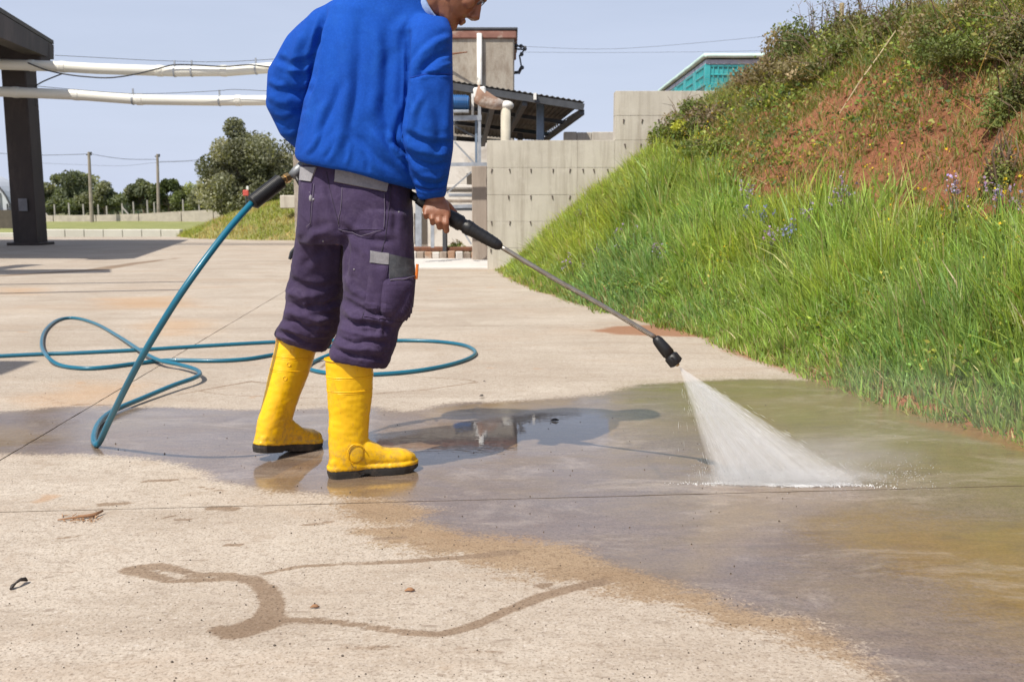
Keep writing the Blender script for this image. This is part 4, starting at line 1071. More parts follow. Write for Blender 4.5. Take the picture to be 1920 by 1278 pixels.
def catmull(pts, dense=6):
    out = []; n = len(pts)
    for i in range(n - 1):
        p0, p1, p2, p3 = pts[max(i - 1, 0)], pts[i], pts[i + 1], pts[min(i + 2, n - 1)]
        for k in range(dense):
            t = k / dense; out.append(.5 * ((2 * p1) + (p2 - p0) * t + (2 * p0 - 5 * p1 + 4 * p2 - p3) * t * t + (3 * p1 - p0 - 3 * p2 + p3) * t ** 3))
    out.append(pts[-1]); return out
cable('cable', [(52, 118), (85, 131), (120, 139), (160, 144), (205, 146), (250, 140), (300, 128), (325, 122), (360, 122), (420, 125), (470, 122), (520, 128)], 19.85, .014, 'black cable looping under the upper white pipe')
cable('cable', [(118, 138), (90, 149), (72, 158), (66, 165), (66, 200)], 19.9, .013, 'short black cable dropping from the loop beside the pillar')
cable('wire', [(103, 104), (200, 109), (300, 114), (420, 116), (560, 108)], 20.2, .005, 'thin grey wire running just above the upper white pipe')
cable('wire', [(30, 158), (140, 168), (260, 176), (400, 171), (440, 168), (520, 172)], 19.5, .005, 'thin wire running just above the lower white pipe')
# kerb line, grass strip, boundary
mat_kerb = plain('white_kerb', (0.60, 0.575, 0.51), .85, scale=1.5, var=.08, dirt=(.55, .52, .45))
kb = empty('kerb', (-10, 28.5, 0), 'long pale kerb along the far edge of the yard', 'kerb')
xa, xb = P(50, 440, 28.4).x, P(338, 440, 28.4).x; nk = 8
for k in range(nk):
    w_ = (xb - xa) / nk; mb = MB(); mb.box((xa + (k + .5) * w_, 28.55, .03), (w_ - .012, .3, .26 + rng.uniform(-.008, .008)), bev=.015); mb.build('kerb_stone', mat_kerb, kb)
mb = MB(); mb.box((xa - 7, 28.55, -.02), (13.6, .3, .16), bev=.01); mb.build('kerb_stone', mat_kerb, kb)
xg = np.linspace(-45, 4, 120); yg = np.linspace(28.7, 62, 60); X, Y = np.meshgrid(xg, yg)
M = Mat('lawn'); n1 = M.noise(.9, 6, .7); c = M.mix(M.rng(n1, .35, .65), (0.17, 0.20, 0.05), (0.27, 0.28, 0.09)); c = M.mix(M.rng(M.noise(9, 5, .7), .4, .7, 0, .5), c, (.33, .31, .14)); M.set(color=c, rough=.95); M.bump(M.noise(14, 4), .6, .05); mat_lawn = M.m
me = grid_mesh('lawn', X, Y, .03 + .06 * fbm(X * .5, Y * .5, 8) + np.clip((Y - 40) / 20, 0, 1) * .15, mat_lawn); tag(link(bpy.data.objects.new('lawn', me)), kind='structure')
# mound
xm = np.linspace(-10.2, 1.5, 150); ym = np.linspace(23.4, 34, 90); X, Y = np.meshgrid(xm, ym)
def mound_z(X, Y):
    r = np.sqrt(((X + 4.6) / 5.4) ** 2 + ((Y - 28.6) / 5.0) ** 2); return -.15 + 1.40 * np.clip(1 - r ** 1.7, -.5, 1) + .16 * (fbm(X * 1.2, Y * 1.2, 9) - .5)
M = Mat('mound_turf'); n1 = M.noise(1.6, 7, .75); c = M.mix(M.rng(n1, .35, .65), (0.24, 0.27, 0.075), (0.40, 0.37, 0.14)); c = M.mix(M.rng(M.noise(12, 5, .7), .45, .65, 0, .7), c, (.30, .23, .11)); M.set(color=c, rough=.95); M.bump(M.noise(22, 5, .7), .9, .08); mat_mound = M.m
me = grid_mesh('mound', X, Y, mound_z(X, Y), mat_mound); tag(link(bpy.data.objects.new('mound', me)), kind='structure')
nb = 26000; x = rng.uniform(-10.0, -3.0, nb); y = rng.uniform(23.5, 30, nb); z = mound_z(x, y); k = z > -.03; x, y, z = x[k], y[k], z[k]
blades('mound_grass', np.stack([x, y, z], 1), rng.uniform(.06, .2, len(x)), rng.uniform(.014, .03, len(x)), mixcol(jitter((.34, .38, .09), len(x)), jitter((.50, .43, .20), len(x)), (fbm(x * 1.5, y * 1.5, 12) > .52) * .9), rng.uniform(.2, 1, len(x)), seg=2)
# far low wall in blocks
mat_far = plain('pale_blockwork', (0.50, 0.45, 0.39), .95, scale=3, dirt=(.38, .33, .27))
fw = empty('boundary_wall', (-20, 50, 0), 'long low pale boundary wall in front of the far trees', 'wall')
wl = [(20, 417, 404), (100, 416, 404), (180, 415, 403), (260, 414, 401), (340, 413, 396), (400, 412, 393), (445, 411, 391), (560, 410, 388)]
for (u0, b0, t0), (u1, b1, t1) in zip(wl, wl[1:]):
    a, b = P(u0 + 1, b0, 46), P(u1 - .5, b1, 46); h0, h1 = P(u0 + 1, t0, 46).z, P(u1 - .5, t1, 46).z
    z0 = -.1; T = Vector((0, .3, 0)); p = [Vector((a.x, 46, z0)), Vector((b.x, 46, z0)), Vector((b.x, 46.3, z0)), Vector((a.x, 46.3, z0)), Vector((a.x, 46, h0)), Vector((b.x, 46, h1)), Vector((b.x, 46.3, h1)), Vector((a.x, 46.3, h0))]
    prism('panel', p, mat_far, fw)
# fence posts and wire
mat_fpost = plain('grey_fence_post', (0.36, 0.34, 0.31), .9, scale=6)
fn = empty('wire_fence', (-18, 47, 0), 'wire fence on thin grey concrete posts before the far trees', 'fence')
tops = []
for u, v in ((78, 388), (102, 387), (129, 384), (156, 386), (184, 387), (200, 390), (229, 385), (250, 382), (276, 379), (289, 383), (343, 378), (373, 377), (404, 373), (436, 370)):
    t = P(u, v, 47.2); mb = MB(); mb.box((t.x, 47.2, t.z / 2), (.06, .06, t.z + .2)); mb.build('post', mat_fpost, fn); tops.append(t)
for (u0, v0, u1, v1) in ((78, 390, 92, 408), (229, 388, 241, 402)):
    mb = MB(); mb.tube([P(u0, v0, 47.1), P(u1, v1, 46.9)], .035, 4); mb.build('strut', mat_fpost, fn)
for dz in (0.05, .3, .55):
    mb = MB(); mb.tube([t - Vector((0, 0, dz)) for t in tops], .010, 3); mb.build('wire', mat_cable, fn)

# trees
mat_bark = plain('bark', (0.14, 0.11, 0.085), .95, scale=8)
def tree(u, vb, vt, wpx, Y, cols, label, n=9000, leaf=(.07, .15), lobes=26, name='tree', group=None, flat=.9, trunk=True):
    b, t = P(u, vb, Y), P(u, vt, Y); H = t.z + .1; W = wpx / F * Y / 2 * (1.0 if wpx > 150 else 1.3)
    root = empty(name, (b.x, Y, 0), label, 'tree', group)
    base = Vector((b.x, Y, -.15)); ht = H * .30
    mb = MB(); mb.tube([base, base + Vector((.03, 0, ht * .6)), base + Vector((-.02, .02, ht * 1.3))], [W * .10, W * .075, W * .055], 8); tk = mb.build('trunk', mat_bark, root)
    cen = []
    for k in range(lobes):
        while True:
            q = rng.uniform(-1, 1, 3)
            if np.linalg.norm(q) < 1: break
        q[2] = q[2] * .5 + .5; cen.append([q[0] * W * .86, q[1] * W * .6, H * .14 + q[2] * (H * .82) * (1 - .30 * abs(q[0]) ** 1.6)])
    cen = np.array(cen); lm = MB()
    for k in range(0, lobes, 2):
        s0 = base + Vector((0, 0, ht * 1.1 + .1)); tip = Vector((b.x, Y, 0)) + Vector(cen[k]); lm.tube([s0, s0.lerp(tip, .5) + Vector((0, 0, .15)), tip], [W * .035, W * .02, W * .007], 4)
    lm.build('limb', mat_bark, root)
    wch = rng.integers(0, lobes, n); d = rng.normal(size=(n, 3)); d /= np.linalg.norm(d, axis=1)[:, None]
    rr = rng.uniform(.20, .36, lobes)[wch][:, None] * np.array([W, W, H * .55 * flat])
    q = cen[wch] + d * rr * (rng.uniform(.15, 1, (n, 1)) ** .5) + np.array([b.x, Y, 0])
    q[:, 2] = np.minimum(q[:, 2], H + .05)
    cc = np.array(cols)[rng.integers(0, len(cols), lobes)][wch]; C = np.clip(cc * rng.normal(1, .15, (lobes, 1))[wch] * rng.normal(1, .22, (n, 1)), .004, .6)
    leaves('crown', q, rng.uniform(leaf[0], leaf[1], n), C, root, kind='stuff', elong=1.9)
    return root
OL = [(0.20, 0.21, 0.135), (0.25, 0.26, 0.175), (0.31, 0.31, 0.22), (0.15, 0.16, 0.10)]; DK = [(0.17, 0.20, 0.12), (0.205, 0.235, 0.14), (0.25, 0.265, 0.17)]  # DK greens lightened and greyed, distance haze put into the leaf colour
FG = 'trees beyond the fence'
tree(468, 400, 226, 196, 36, OL, 'large grey green olive tree left of the man', 44000, (.035, .085), 40, 'olive_tree', FG)
tree(545, 400, 240, 120, 38, OL, 'grey green olive tree half hidden behind the man', 12000, (.04, .09), 26, 'olive_tree', FG)
tree(88, 405, 340, 70, 52, DK, 'dark bush-like tree next to the canopy pillar', 6000, (.06, .13), 18, 'dark_tree', FG)
tree(145, 405, 326, 130, 53, DK, 'broad dark green tree behind the first utility pole', 11000, (.06, .13), 26, 'dark_tree', FG)
tree(198, 407, 345, 70, 52, DK, 'smaller dark tree right of the first utility pole', 6000, (.06, .13), 18, 'dark_tree', FG)
tree(270, 405, 338, 60, 54, DK, 'dark rounded tree left of the second utility pole', 6000, (.06, .13), 18, 'dark_tree', FG)
tree(318, 405, 330, 62, 52, [(0.08, 0.105, 0.04), (.12, .14, .06)], 'olive green tree right of the second utility pole', 6500, (.06, .12), 18, 'dark_tree', FG)
tree(352, 407, 344, 52, 50, [(0.26, 0.29, 0.13), (.20, .24, .10)], 'pale spring green tree between the dark tree and the large olive', 3500, (.05, .10), 14, 'pale_tree', FG)
tree(400, 408, 345, 80, 48, DK, 'low dark hedge tree under the left side of the large olive', 6000, (.05, .12), 18, 'dark_tree', FG)
tree(440, 408, 340, 90, 47, DK, 'dark undergrowth tree at the foot of the large olive', 6000, (.05, .12), 18, 'dark_tree', FG)
tree(30, 405, 352, 60, 54, DK, 'dark tree mostly behind the canopy pillar', 3500, (.06, .13), 14, 'dark_tree', FG)
# far hedge line
xh = rng.uniform(-60, -12, 14000); yh = rng.uniform(88, 96, 14000); zh = rng.uniform(0, 1, 14000) ** .7 * (1.0 + 1.5 * fbm(xh * .25, xh * 0, 14))
tag(leaves('far_hedgerow', np.stack([xh, yh, zh], 1), rng.uniform(.15, .3, 14000), jitter((.10, .125, .075), 14000, .15)), kind='stuff')
# utility poles and lines
mat_wood = plain('pole_wood', (0.30, 0.26, 0.22), .9, scale=4)
for (u0, v0, u1, v1, Y, lab) in ((172.5, 420, 166.5, 285, 45, 'left utility pole, rising in front of the broad dark tree'), (297, 405, 295, 289, 50, 'right utility pole, between the dark trees')):
    b, t = P(u0, v0, Y), P(u1, v1, Y); r_ = empty('utility_pole', (t.x, Y, 0), lab, 'utility pole', 'utility poles')
    mb = MB(); mb.tube([(b.x, Y, -.2), t], [.10, .065], 8); mb.build('pole', mat_wood, r_); mb = MB(); mb.box(t - Vector((0, 0, .12)), (.24, .08, .06)); mb.ball(t + Vector((.1, 0, -.04)), .05, n=6, m=4); mb.build('insulator', mat_darksteel, r_)
cable('power_line', [(-30, 285), (60, 291), (166, 289)], 45, .011, 'power line running left from the left utility pole')
cable('power_line', [(166, 288), (230, 298), (294, 299)], [45, 47.5, 50], .011, 'power line slung between the two utility poles')
cable('power_line', [(295, 303), (345, 302), (400, 297)], 50, .010, 'power line running right from the right utility pole towards the olive tree')
cable('power_line', [(60, 305), (150, 309), (230, 311), (294, 305), (380, 302)], 55, .006, 'faint second power line low behind the utility poles')
cable('power_line', [(975, 87), (1150, 92), (1380, 74), (1500, 60)], 60, .008, 'upper distant power line right of the tower')
cable('power_line', [(975, 98), (1150, 99), (1400, 96), (1500, 92)], 60, .007, 'lower distant power line right of the tower')
# polytunnel
mat_film = plain('polytunnel_film', (0.52, 0.55, 0.60), .45, scale=1.5, var=.12)
pt = empty('polytunnel', (-20.6, 36, 0), 'grey polytunnel greenhouse end behind the canopy pillar', 'greenhouse')
cx = P(-60, 400, 34).x; hw = P(27, 400, 34).x - cx; Ht = P(0, 330, 34).z + .15; mb = MB(); N_ = 24
arc = [(cx + hw * math.cos(math.pi * k / N_) * 1.0, Ht * math.sin(math.pi * k / N_) ** .8) for k in range(N_ + 1)]
vs = [(x_, 34, z_) for x_, z_ in arc] + [(x_, 35.2, z_) for x_, z_ in arc]; mb.add(vs, [(k, k + 1, k + N_ + 2, k + N_ + 1) for k in range(N_)] + [tuple(range(N_ + 1))]); mb.build('film', mat_film, pt)
for sc_ in (1.0, .72):
    mb = MB(); mb.tube([(cx + (x_ - cx) * sc_, 33.95, z_ * sc_) for x_, z_ in arc], .035, 5); mb.build('hoop', mat_darksteel, pt)
for k in range(5):
    mb = MB(); xx_ = cx + hw * (.2 + .17 * k); mb.tube([(xx_, 33.94, 0), (xx_, 33.94, Ht * .95 * math.sqrt(max(0, 1 - (.2 + .17 * k) ** 2)))], .03, 4); mb.build('upright', mat_darksteel, pt)
mb = MB(); mb.box((cx, 33.9, .35), (hw * 2, .06, .7)); mb.build('skirt_board', mat_under, pt)
# small marker seen over the mound
q = P(461, 362, 31); mk = empty('marker', (q.x, 31, 0), 'small red and white marker post on the mound by the hose sleeve', 'marker')
mb = MB(); mb.tube([(q.x, 31, mound_z(q.x, 31) - .1), (q.x, 31, q.z)], .03, 6); mb.build('post', mat_darksteel, mk)
mb = MB(); mb.box((q.x, 31, q.z), (.19, .06, .19), bev=.02); mb.build('red_panel', plain('red_paint', (.55, .09, .07), .5), mk); mb = MB(); mb.box((q.x + .06, 31, q.z + .16), (.07, .06, .12), bev=.01); mb.build('white_panel', mat_whitepaint, mk)
# ================================================================ PERSON
def V3(*a): return Vector(a)
def hring(uL, vL, uR, vR, Yc, hd, ex=2.2, inset=0.0):
    a, b = P(uL, vL, Yc), P(uR, vR, Yc); c = (a + b) / 2; ax = (b - a) / 2
    ax *= max(.1, (ax.length - inset) / ax.length)
    return (c, ax, Vector((0, hd - inset, 0)), ex)
def remesh(mb, voxel, smooth_it=6, fac=.5, name='tmp'):
    me = mb.mesh(name); o = bpy.data.objects.new(name, me); COL.objects.link(o)
    md = o.modifiers.new('r', 'REMESH'); md.mode = 'VOXEL'; md.voxel_size = voxel; md.adaptivity = 0
    ms = o.modifiers.new('s', 'SMOOTH'); ms.factor = fac; ms.iterations = smooth_it
    dg = bpy.context.evaluated_depsgraph_get(); dg.update()
    ev = o.evaluated_get(dg); res = bpy.data.meshes.new_from_object(ev)
    bpy.data.objects.remove(o); bpy.data.meshes.remove(me)
    return res
def get_co(me):
    n = len(me.vertices); co = np.empty(n * 3, np.float32); no = np.empty(n * 3, np.float32)
    me.vertices.foreach_get('co', co); me.vertices.foreach_get('normal', no)
    return co.reshape(-1, 3).astype(float), no.reshape(-1, 3).astype(float)
def set_co(me, co): me.vertices.foreach_set('co', co.astype(np.float32).ravel()); me.update()
def px_dist(u, v, poly):
    best = np.full(u.shape, 1e9); tt = np.zeros(u.shape); n = len(poly) - 1
    for i in range(n):
        a, b = np.array(poly[i], float), np.array(poly[i + 1], float); ab = b - a; L2 = (ab ** 2).sum() + 1e-9
        t = np.clip(((u - a[0]) * ab[0] + (v - a[1]) * ab[1]) / L2, 0, 1); d = np.hypot(u - a[0] - t * ab[0], v - a[1] - t * ab[1])
        k = d < best; best = np.where(k, d, best); tt = np.where(k, (i + t) / n, tt)
    return best, tt
def folds(me, strokes, passes=1):
    """soft creases and ridges pressed into the cloth along lines seen from the front side"""
    co, no = get_co(me)
    for (poly, w, amp) in strokes:
        u, v = proj(co); vd = co - np.array([0, 0, CAM_H]); vd /= np.linalg.norm(vd, axis=1)[:, None]
        facing = np.clip(-(vd * no).sum(1) * 2.2, 0, 1)
        if amp == 0: continue
        d, t = px_dist(u, v, poly)
        k = np.exp(-(d / w) ** 2) - .45 * np.exp(-((d - 1.7 * w) / w) ** 2)
        k *= np.clip(np.minimum(t, 1 - t) * 5 + .25, 0, 1) * facing
        co += no * (k * amp)[:, None]
        if False: set_co(me, co)
    set_co(me, co)
def wrinkle(me, amp, scale, stretch=(1, 1, 1), seed=0.0, mask=None):
    co, no = get_co(me); out = np.empty(len(co))
    for i, p in enumerate(co):
        out[i] = mnoise.noise(Vector((p[0] * scale * stretch[0] + seed, p[1] * scale * stretch[1], p[2] * scale * stretch[2])))
    m = 1.0 if mask is None else mask(co)
    co += no * (out * amp * m)[:, None]; set_co(me, co)
def finish(me, name, mat, parent, smooth=True):
    me.name = name; me.materials.clear(); me.materials.append(mat)
    me.polygons.foreach_set('use_smooth', [smooth] * len(me.polygons))
    return link(bpy.data.objects.new(name, me), parent)
def bvh_of(me): return BVHTree.FromPolygons([v.co.copy() for v in me.vertices], [tuple(p.vertices) for p in me.polygons])
CAMP = Vector((0, 0, CAM_H))
def shoot(bvh, u, v):
    h = bvh.ray_cast(CAMP, ray(u, v).normalized()); return (h[0], h[1]) if h[0] is not None else (None, None)
def patch(bvh, quad, nu, nv, off, mat, name, parent, puff=0.0, shape=None):
    """a cloth piece sewn on: laid on the surface along a four cornered outline, with its own thickness"""
    q = [np.array(a, float) for a in quad]; top, low = {}, {}
    for i in range(nv + 1):
        for j in range(nu + 1):
            s_, t = j / nu, i / nv; p = (q[0] * (1 - s_) + q[1] * s_) * (1 - t) + (q[3] * (1 - s_) + q[2] * s_) * t
            h, n = shoot(bvh, p[0], p[1])
            if h is None or (h - CAMP).length > 6: continue
            k = off + puff * (1 - (2 * s_ - 1) ** 4) * (1 - (2 * t - 1) ** 4)
            top[(i, j)] = h + n * k; low[(i, j)] = h - n * .003
    mb = MB(); idx = {}; vs = []
    for k in top: idx[k] = len(vs); vs.append(top[k]); vs.append(low[k])
    fs = []; edges = {}
    for i in range(nv):
        for j in range(nu):
            c4 = [(i, j), (i + 1, j), (i + 1, j + 1), (i, j + 1)]
            if all(c in idx for c in c4):
                fs.append(tuple(idx[c] for c in c4))
                for a, b in zip(c4, c4[1:] + c4[:1]): edges[(a, b)] = 1
    for (a, b) in edges:
        if (b, a) not in edges: fs.append((idx[b], idx[a], idx[a] + 1, idx[b] + 1))
    mb.add(vs, fs); return mb.build(name, mat, parent, False)
def seam(bvh, px, rad, mat, name, parent, off=.001, n=8):
    pts = []
    for (a, b) in zip(px, px[1:]):
        for k in range(n):
            h, nn = shoot(bvh, a[0] + (b[0] - a[0]) * k / n, a[1] + (b[1] - a[1]) * k / n)
            if h is not None and (not pts or (h - pts[-1]).length < .08): pts.append(h + nn * off)
    if len(pts) > 2: mb = MB(); mb.tube(pts, rad, 5); return mb.build(name, mat, parent, True)

person = empty('person', (-.5, 3.1, 0), 'man from behind in blue sweatshirt, purple trousers and yellow rubber boots, holding a lance', 'person')
# ---- materials
M = Mat('skin'); n1 = M.noise(14, 5, .6); c = M.mix(M.rng(n1, .3, .7), (0.20, 0.078, 0.040), (0.30, 0.13, 0.072)); M.set(color=c, rough=.5, sss=.08); M.bump(M.noise(160, 4, .6), .25, .002); mat_skin = M.m
def cloth(name, a, b, sheen=.3, scale=3.0, bump=.35, rough=.9, fade=None, weave=900):
    M = Mat(name); c = M.mix(M.rng(M.noise(scale, 5, .6), .3, .7), a, b)
    if fade: c = M.mix(M.rng(M.noise(scale * 2.3, 6, .72, dist=.6), .5, .78, 0, .6), c, fade)
    c = M.mix(M.rng(M.noise(140, 3, .7), .45, .75, 0, .22), c, tuple(min(1, x * 1.7 + .01) for x in b))
    M.set(color=c, rough=rough, spec=.25, sheen=sheen, sheenr=.45)
    M.bump(M.math('ADD', M.noise(weave, 2, .5), M.math('MULTIPLY', M.noise(90, 4, .6), 1.2)), bump, .0012); return M.m
mat_sweat = cloth('blue_fleece', (0.002, 0.048, 0.30), (0.004, 0.070, 0.40), .0, 3.5, .7, fade=(0.012, 0.10, 0.44))
mat_trou = cloth('purple_drill', (0.034, 0.022, 0.056), (0.056, 0.038, 0.086), .05, 6, .6, fade=(0.105, 0.08, 0.14))
mat_flap = cloth('grey_drill', (0.20, 0.195, 0.21), (0.27, 0.265, 0.28), .1, 8, .4, fade=(.36, .35, .36)); mat_dgrey = cloth('charcoal_drill', (0.055, 0.06, 0.07), (0.085, 0.09, 0.10), .1, 8, .4, fade=(.16, .16, .17))
mat_collar = cloth('pale_blue_cotton', (0.22, 0.33, 0.58), (0.30, 0.42, 0.66), .1, 8, .3); mat_thread = plain('thread', (0.13, 0.11, 0.16), .9, bump=0); mat_dthread = plain('dark_thread', (0.035, 0.028, 0.05), .9, bump=0)
mat_hair = plain('grey_hair', (0.30, 0.27, 0.24), .6, scale=60, var=.5, bump=.5)

# ---- head (origin at the ear; f forward, u up, l to his left)
tau, yaw = R(41), R(6)
fw_ = Vector((math.cos(tau) * math.cos(yaw), math.cos(tau) * math.sin(yaw), -math.sin(tau))); up_ = Vector((math.sin(tau) * math.cos(yaw), math.sin(tau) * math.sin(yaw), math.cos(tau))); lt_ = up_.cross(fw_)
chin_at = P(852, 52, 3.05); HO = chin_at - fw_ * .09 + up_ * .083
def HP(f, u, l=0): return HO + fw_ * f + up_ * u + lt_ * l
bd = MB()
prof = [(-.104, .045, .070, .020), (-.098, .02, .088, .034), (-.086, -.005, .0915, .046), (-.07, -.03, .087, .054), (-.058, -.045, .086, .058), (-.046, -.055, .096, .060), (-.036, -.062, .096, .062), (-.024, -.07, .098, .065), (-.005, -.078, .096, .068),
        (.015, -.086, .092, .071), (.03, -.09, .088, .073), (.045, -.093, .096, .075), (.065, -.093, .096, .076), (.09, -.085, .085, .072), (.11, -.065, .062, .058), (.125, -.035, .032, .03)]
bd.loft([((HP((a + b) / 2, u)), fw_ * ((b - a) / 2), lt_ * w, 2.25) for (u, a, b, w) in prof], 32)
bd.loft([(HP(.088, .038), fw_ * .012, lt_ * .010), (HP(.097, .02), fw_ * .014, lt_ * .011), (HP(.108, .0), fw_ * .016, lt_ * .013), (HP(.115, -.014), fw_ * .018, lt_ * .017), (HP(.108, -.026), fw_ * .017, lt_ * .019), (HP(.10, -.034), fw_ * .008, lt_ * .010)], 16)
for s_ in (-1, 1):
    bd.ball(HP(.112, -.022, s_ * .014), (.010, .009, .009)); bd.ball(HP(.100, .047, s_ * .03), (.011, .022, .008), Matrix((fw_, lt_, up_)).transposed())   # nostril wing, brow
    bd.ball(HP(.075, -.005, s_ * .045), (.022, .02, .02))   # cheek
    ear = Matrix((fw_, lt_, up_)).transposed() @ Matrix.Rotation(R(-15 * s_), 3, 'Z') @ Matrix.Rotation(R(-12), 3, 'Y')
    bd.ball(HP(-.012, .004, s_ * .078), (.020, .008, .034), ear); bd.ball(HP(-.010, -.024, s_ * .074), (.011, .008, .014), ear)
bd.ball(HP(.101, -.050), (.006, .024, .0065), Matrix((fw_, lt_, up_)).transposed()); bd.ball(HP(.098, -.0605), (.006, .021, .0065), Matrix((fw_, lt_, up_)).transposed()); bd.ball(HP(.083, -.084), (.014, .022, .016), Matrix((fw_, lt_, up_)).transposed())
# neck and trunk (inside the clothes), arms, legs
nb_ = P(785, 12, 3.08)
bd.tube([HP(-.01, -.02), HP(-.015, -.07), nb_.lerp(HP(-.02, -.08), .4), nb_ + V3(-.02, 0, -.06)], [.060, .062, .064, .075], 20)
tor = [(-40, 715, -35, 815, 3.1, .07), (0, 665, 5, 810, 3.1, .10), (60, 632, 60, 815, 3.12, .115), (130, 632, 130, 795, 3.13, .11), (200, 622, 210, 780, 3.13, .105), (270, 592, 280, 775, 3.13, .11), (330, 588, 350, 755, 3.13, .11), (410, 585, 420, 750, 3.12, .11), (455, 600, 460, 735, 3.12, .10)]
bd.loft([hring(b, a, d, c_, e, f) for a, b, c_, d, e, f in tor], 24)
RS, RE, RW = P(800, 70, 2.99), P(808, 240, 2.93), P(815, 366, 2.995)
bd.tube([P(780, 66, 3.06), RS, RS.lerp(RE, .5), RE, RE.lerp(RW, .4), RW, P(818, 385, 3.00)], [.036, .036, .034, .032, .032, .030, .030], 16)
LS, LE, LW = P(625, 60, 3.15), P(545, 205, 3.25), P(600, 305, 3.36)
bd.tube([P(670, 70, 3.12), LS, LS.lerp(LE, .5), LE, LE.lerp(LW, .5), LW], [.036, .036, .034, .030, .030, .028], 16)
bd.tube([P(612, 400, 3.14), P(600, 500, 3.18), P(592, 580, 3.22), V3(-.775, 3.30, .40), V3(-.80, 3.26, .24)], [.085, .075, .058, .046, .036], 16)
bd.tube([P(710, 400, 3.08), P(712, 500, 3.04), P(702, 590, 3.02), V3(-.50, 3.005, .40), V3(-.504, 3.0, .22)], [.09, .078, .060, .046, .036], 16)
# right hand: over the grip, four fingers hanging down its near side and curling under, thumb round the far side
GA, GB = P(783, 372, 3.02), P(940, 463, 3.0)           # axis of the fore grip
gd = (GB - GA).normalized()
def on_grip(u): t = (u - 783) / (940 - 783); return GA.lerp(GB, t)
dwn = V3(0, 0, -1); tow = V3(0, -1, 0)
bd.loft([(P(817, 372, 3.0), V3(.030, 0, 0), V3(0, .024, 0), 2.3), (P(818, 383, 2.985), V3(.038, 0, 0), V3(0, .022, 0), 2.6), (P(818, 394, 2.975), V3(.044, 0, 0), V3(0, .020, 0), 2.8), (P(819, 402, 2.972), V3(.043, 0, -.004), V3(0, .018, 0), 2.8), (P(820, 408, 2.975), V3(.036, 0, -.004), V3(0, .012, 0), 2.6)], 22)
fing = [(799, 394, 13, .0080), (811, 399, 19, .0088), (824, 402, 24, .0094), (837, 403, 29, .0098)]    # u, v of knuckle, drop, radius (little finger first)
for (u, v, dr, r) in fing:
    k0 = P(u, v - 10, 2.985); k1 = P(u, v, 2.967); k2 = P(u - 1, v + dr * .55, 2.956); k3 = P(u, v + dr, 2.968); k4 = P(u + 2, v + dr * .92, 2.992)
    bd.tube([k0, k1, k1.lerp(k2, .5), k2, k2.lerp(k3, .6), k3, k3.lerp(k4, .6), k4], [r * 1.0, r * 1.22, r * 1.02, r * 1.12, r * .98, r * 1.02, r * .92, r * .6], 12)
    bd.ball(k1, r * 1.2); bd.ball(k3, r * 1.0)
bd.tube([P(828, 378, 3.01), P(842, 388, 3.035), P(852, 400, 3.045), P(858, 410, 3.035)], [.015, .013, .011, .007], 12)
# left hand closed on the trigger handle in front of the hip
LH = P(598, 318, 3.37); bd.tube([LW, LH], [.030, .034], 14); bd.ball(LH + V3(.02, 0, -.01), (.045, .026, .035))
for k in range(4):
    b0 = LH + V3(.045 - k * .022, -.02, .02 - k * .004); bd.tube([b0 + V3(0, .03, 0), b0 + V3(.004, .0, .004), b0 + V3(.004, -.022, -.016), b0 + V3(0, -.018, -.036), b0 + V3(0, .0, -.04)], [.011, .011, .010, .009, .006], 10)
bd.tube([LH + V3(.03, .0, .02), LH + V3(.06, .01, .02), LH + V3(.075, -.01, .006)], [.013, .011, .008], 10)
bme = remesh(bd, .0034, 3, .5)
wrinkle(bme, .0012, 45, seed=3.0)
folds(bme, [([(846, 20), (858, 36), (852, 50)], 2.2, -.0014), ([(842, 0), (846, 14), (844, 30)], 2, -.001), ([(830, 30), (838, 50), (846, 58)], 3, -.0015), ([(866, 41), (858, 43)], 1.5, -.0022), ([(878, 24), (868, 34)], 2, -.0016)])
body = finish(bme, 'body', mat_skin, person)
mb = MB()
for s_ in (-1, 1): mb.ball(HP(.083, .028, s_ * .031), .0125)
mb.build('eyes', plain('eye_white', (.7, .68, .65), .2), person, True)
hm = MB(); hm.loft([(HP((a + b) / 2 - .012, u), fw_ * ((b - a) / 2 - .012), lt_ * (w + .006), 2.25) for (u, a, b, w) in [(-.03, -.072, -.01, .05), (-.01, -.083, .0, .072), (.02, -.094, .02, .078), (.05, -.101, .055, .082), (.08, -.098, .085, .080), (.105, -.08, .078, .068), (.125, -.052, .05, .045), (.133, -.03, .03, .02)]], 28)
hme = remesh(hm, .005, 4); wrinkle(hme, .004, 60, (1, 1, .4)); finish(hme, 'hair', mat_hair, person)
mb = MB(); pts = [HP(.03, .03, -.082), HP(-.01, .033, -.084)]; mb.tube([HP(.098, .03, -.05), HP(.09, .032, -.07), HP(-.02, .034, -.086)], .0016, 6)
for s_ in (-1, 1): mb.tube([HP(.104 + .004 * math.sin(t), .026 + .016 * math.sin(t), s_ * .032 + .021 * math.cos(t)) for t in np.linspace(0, 6.28, 20)], .0014, 5)
mb.build('spectacles', mat_darksteel, person)

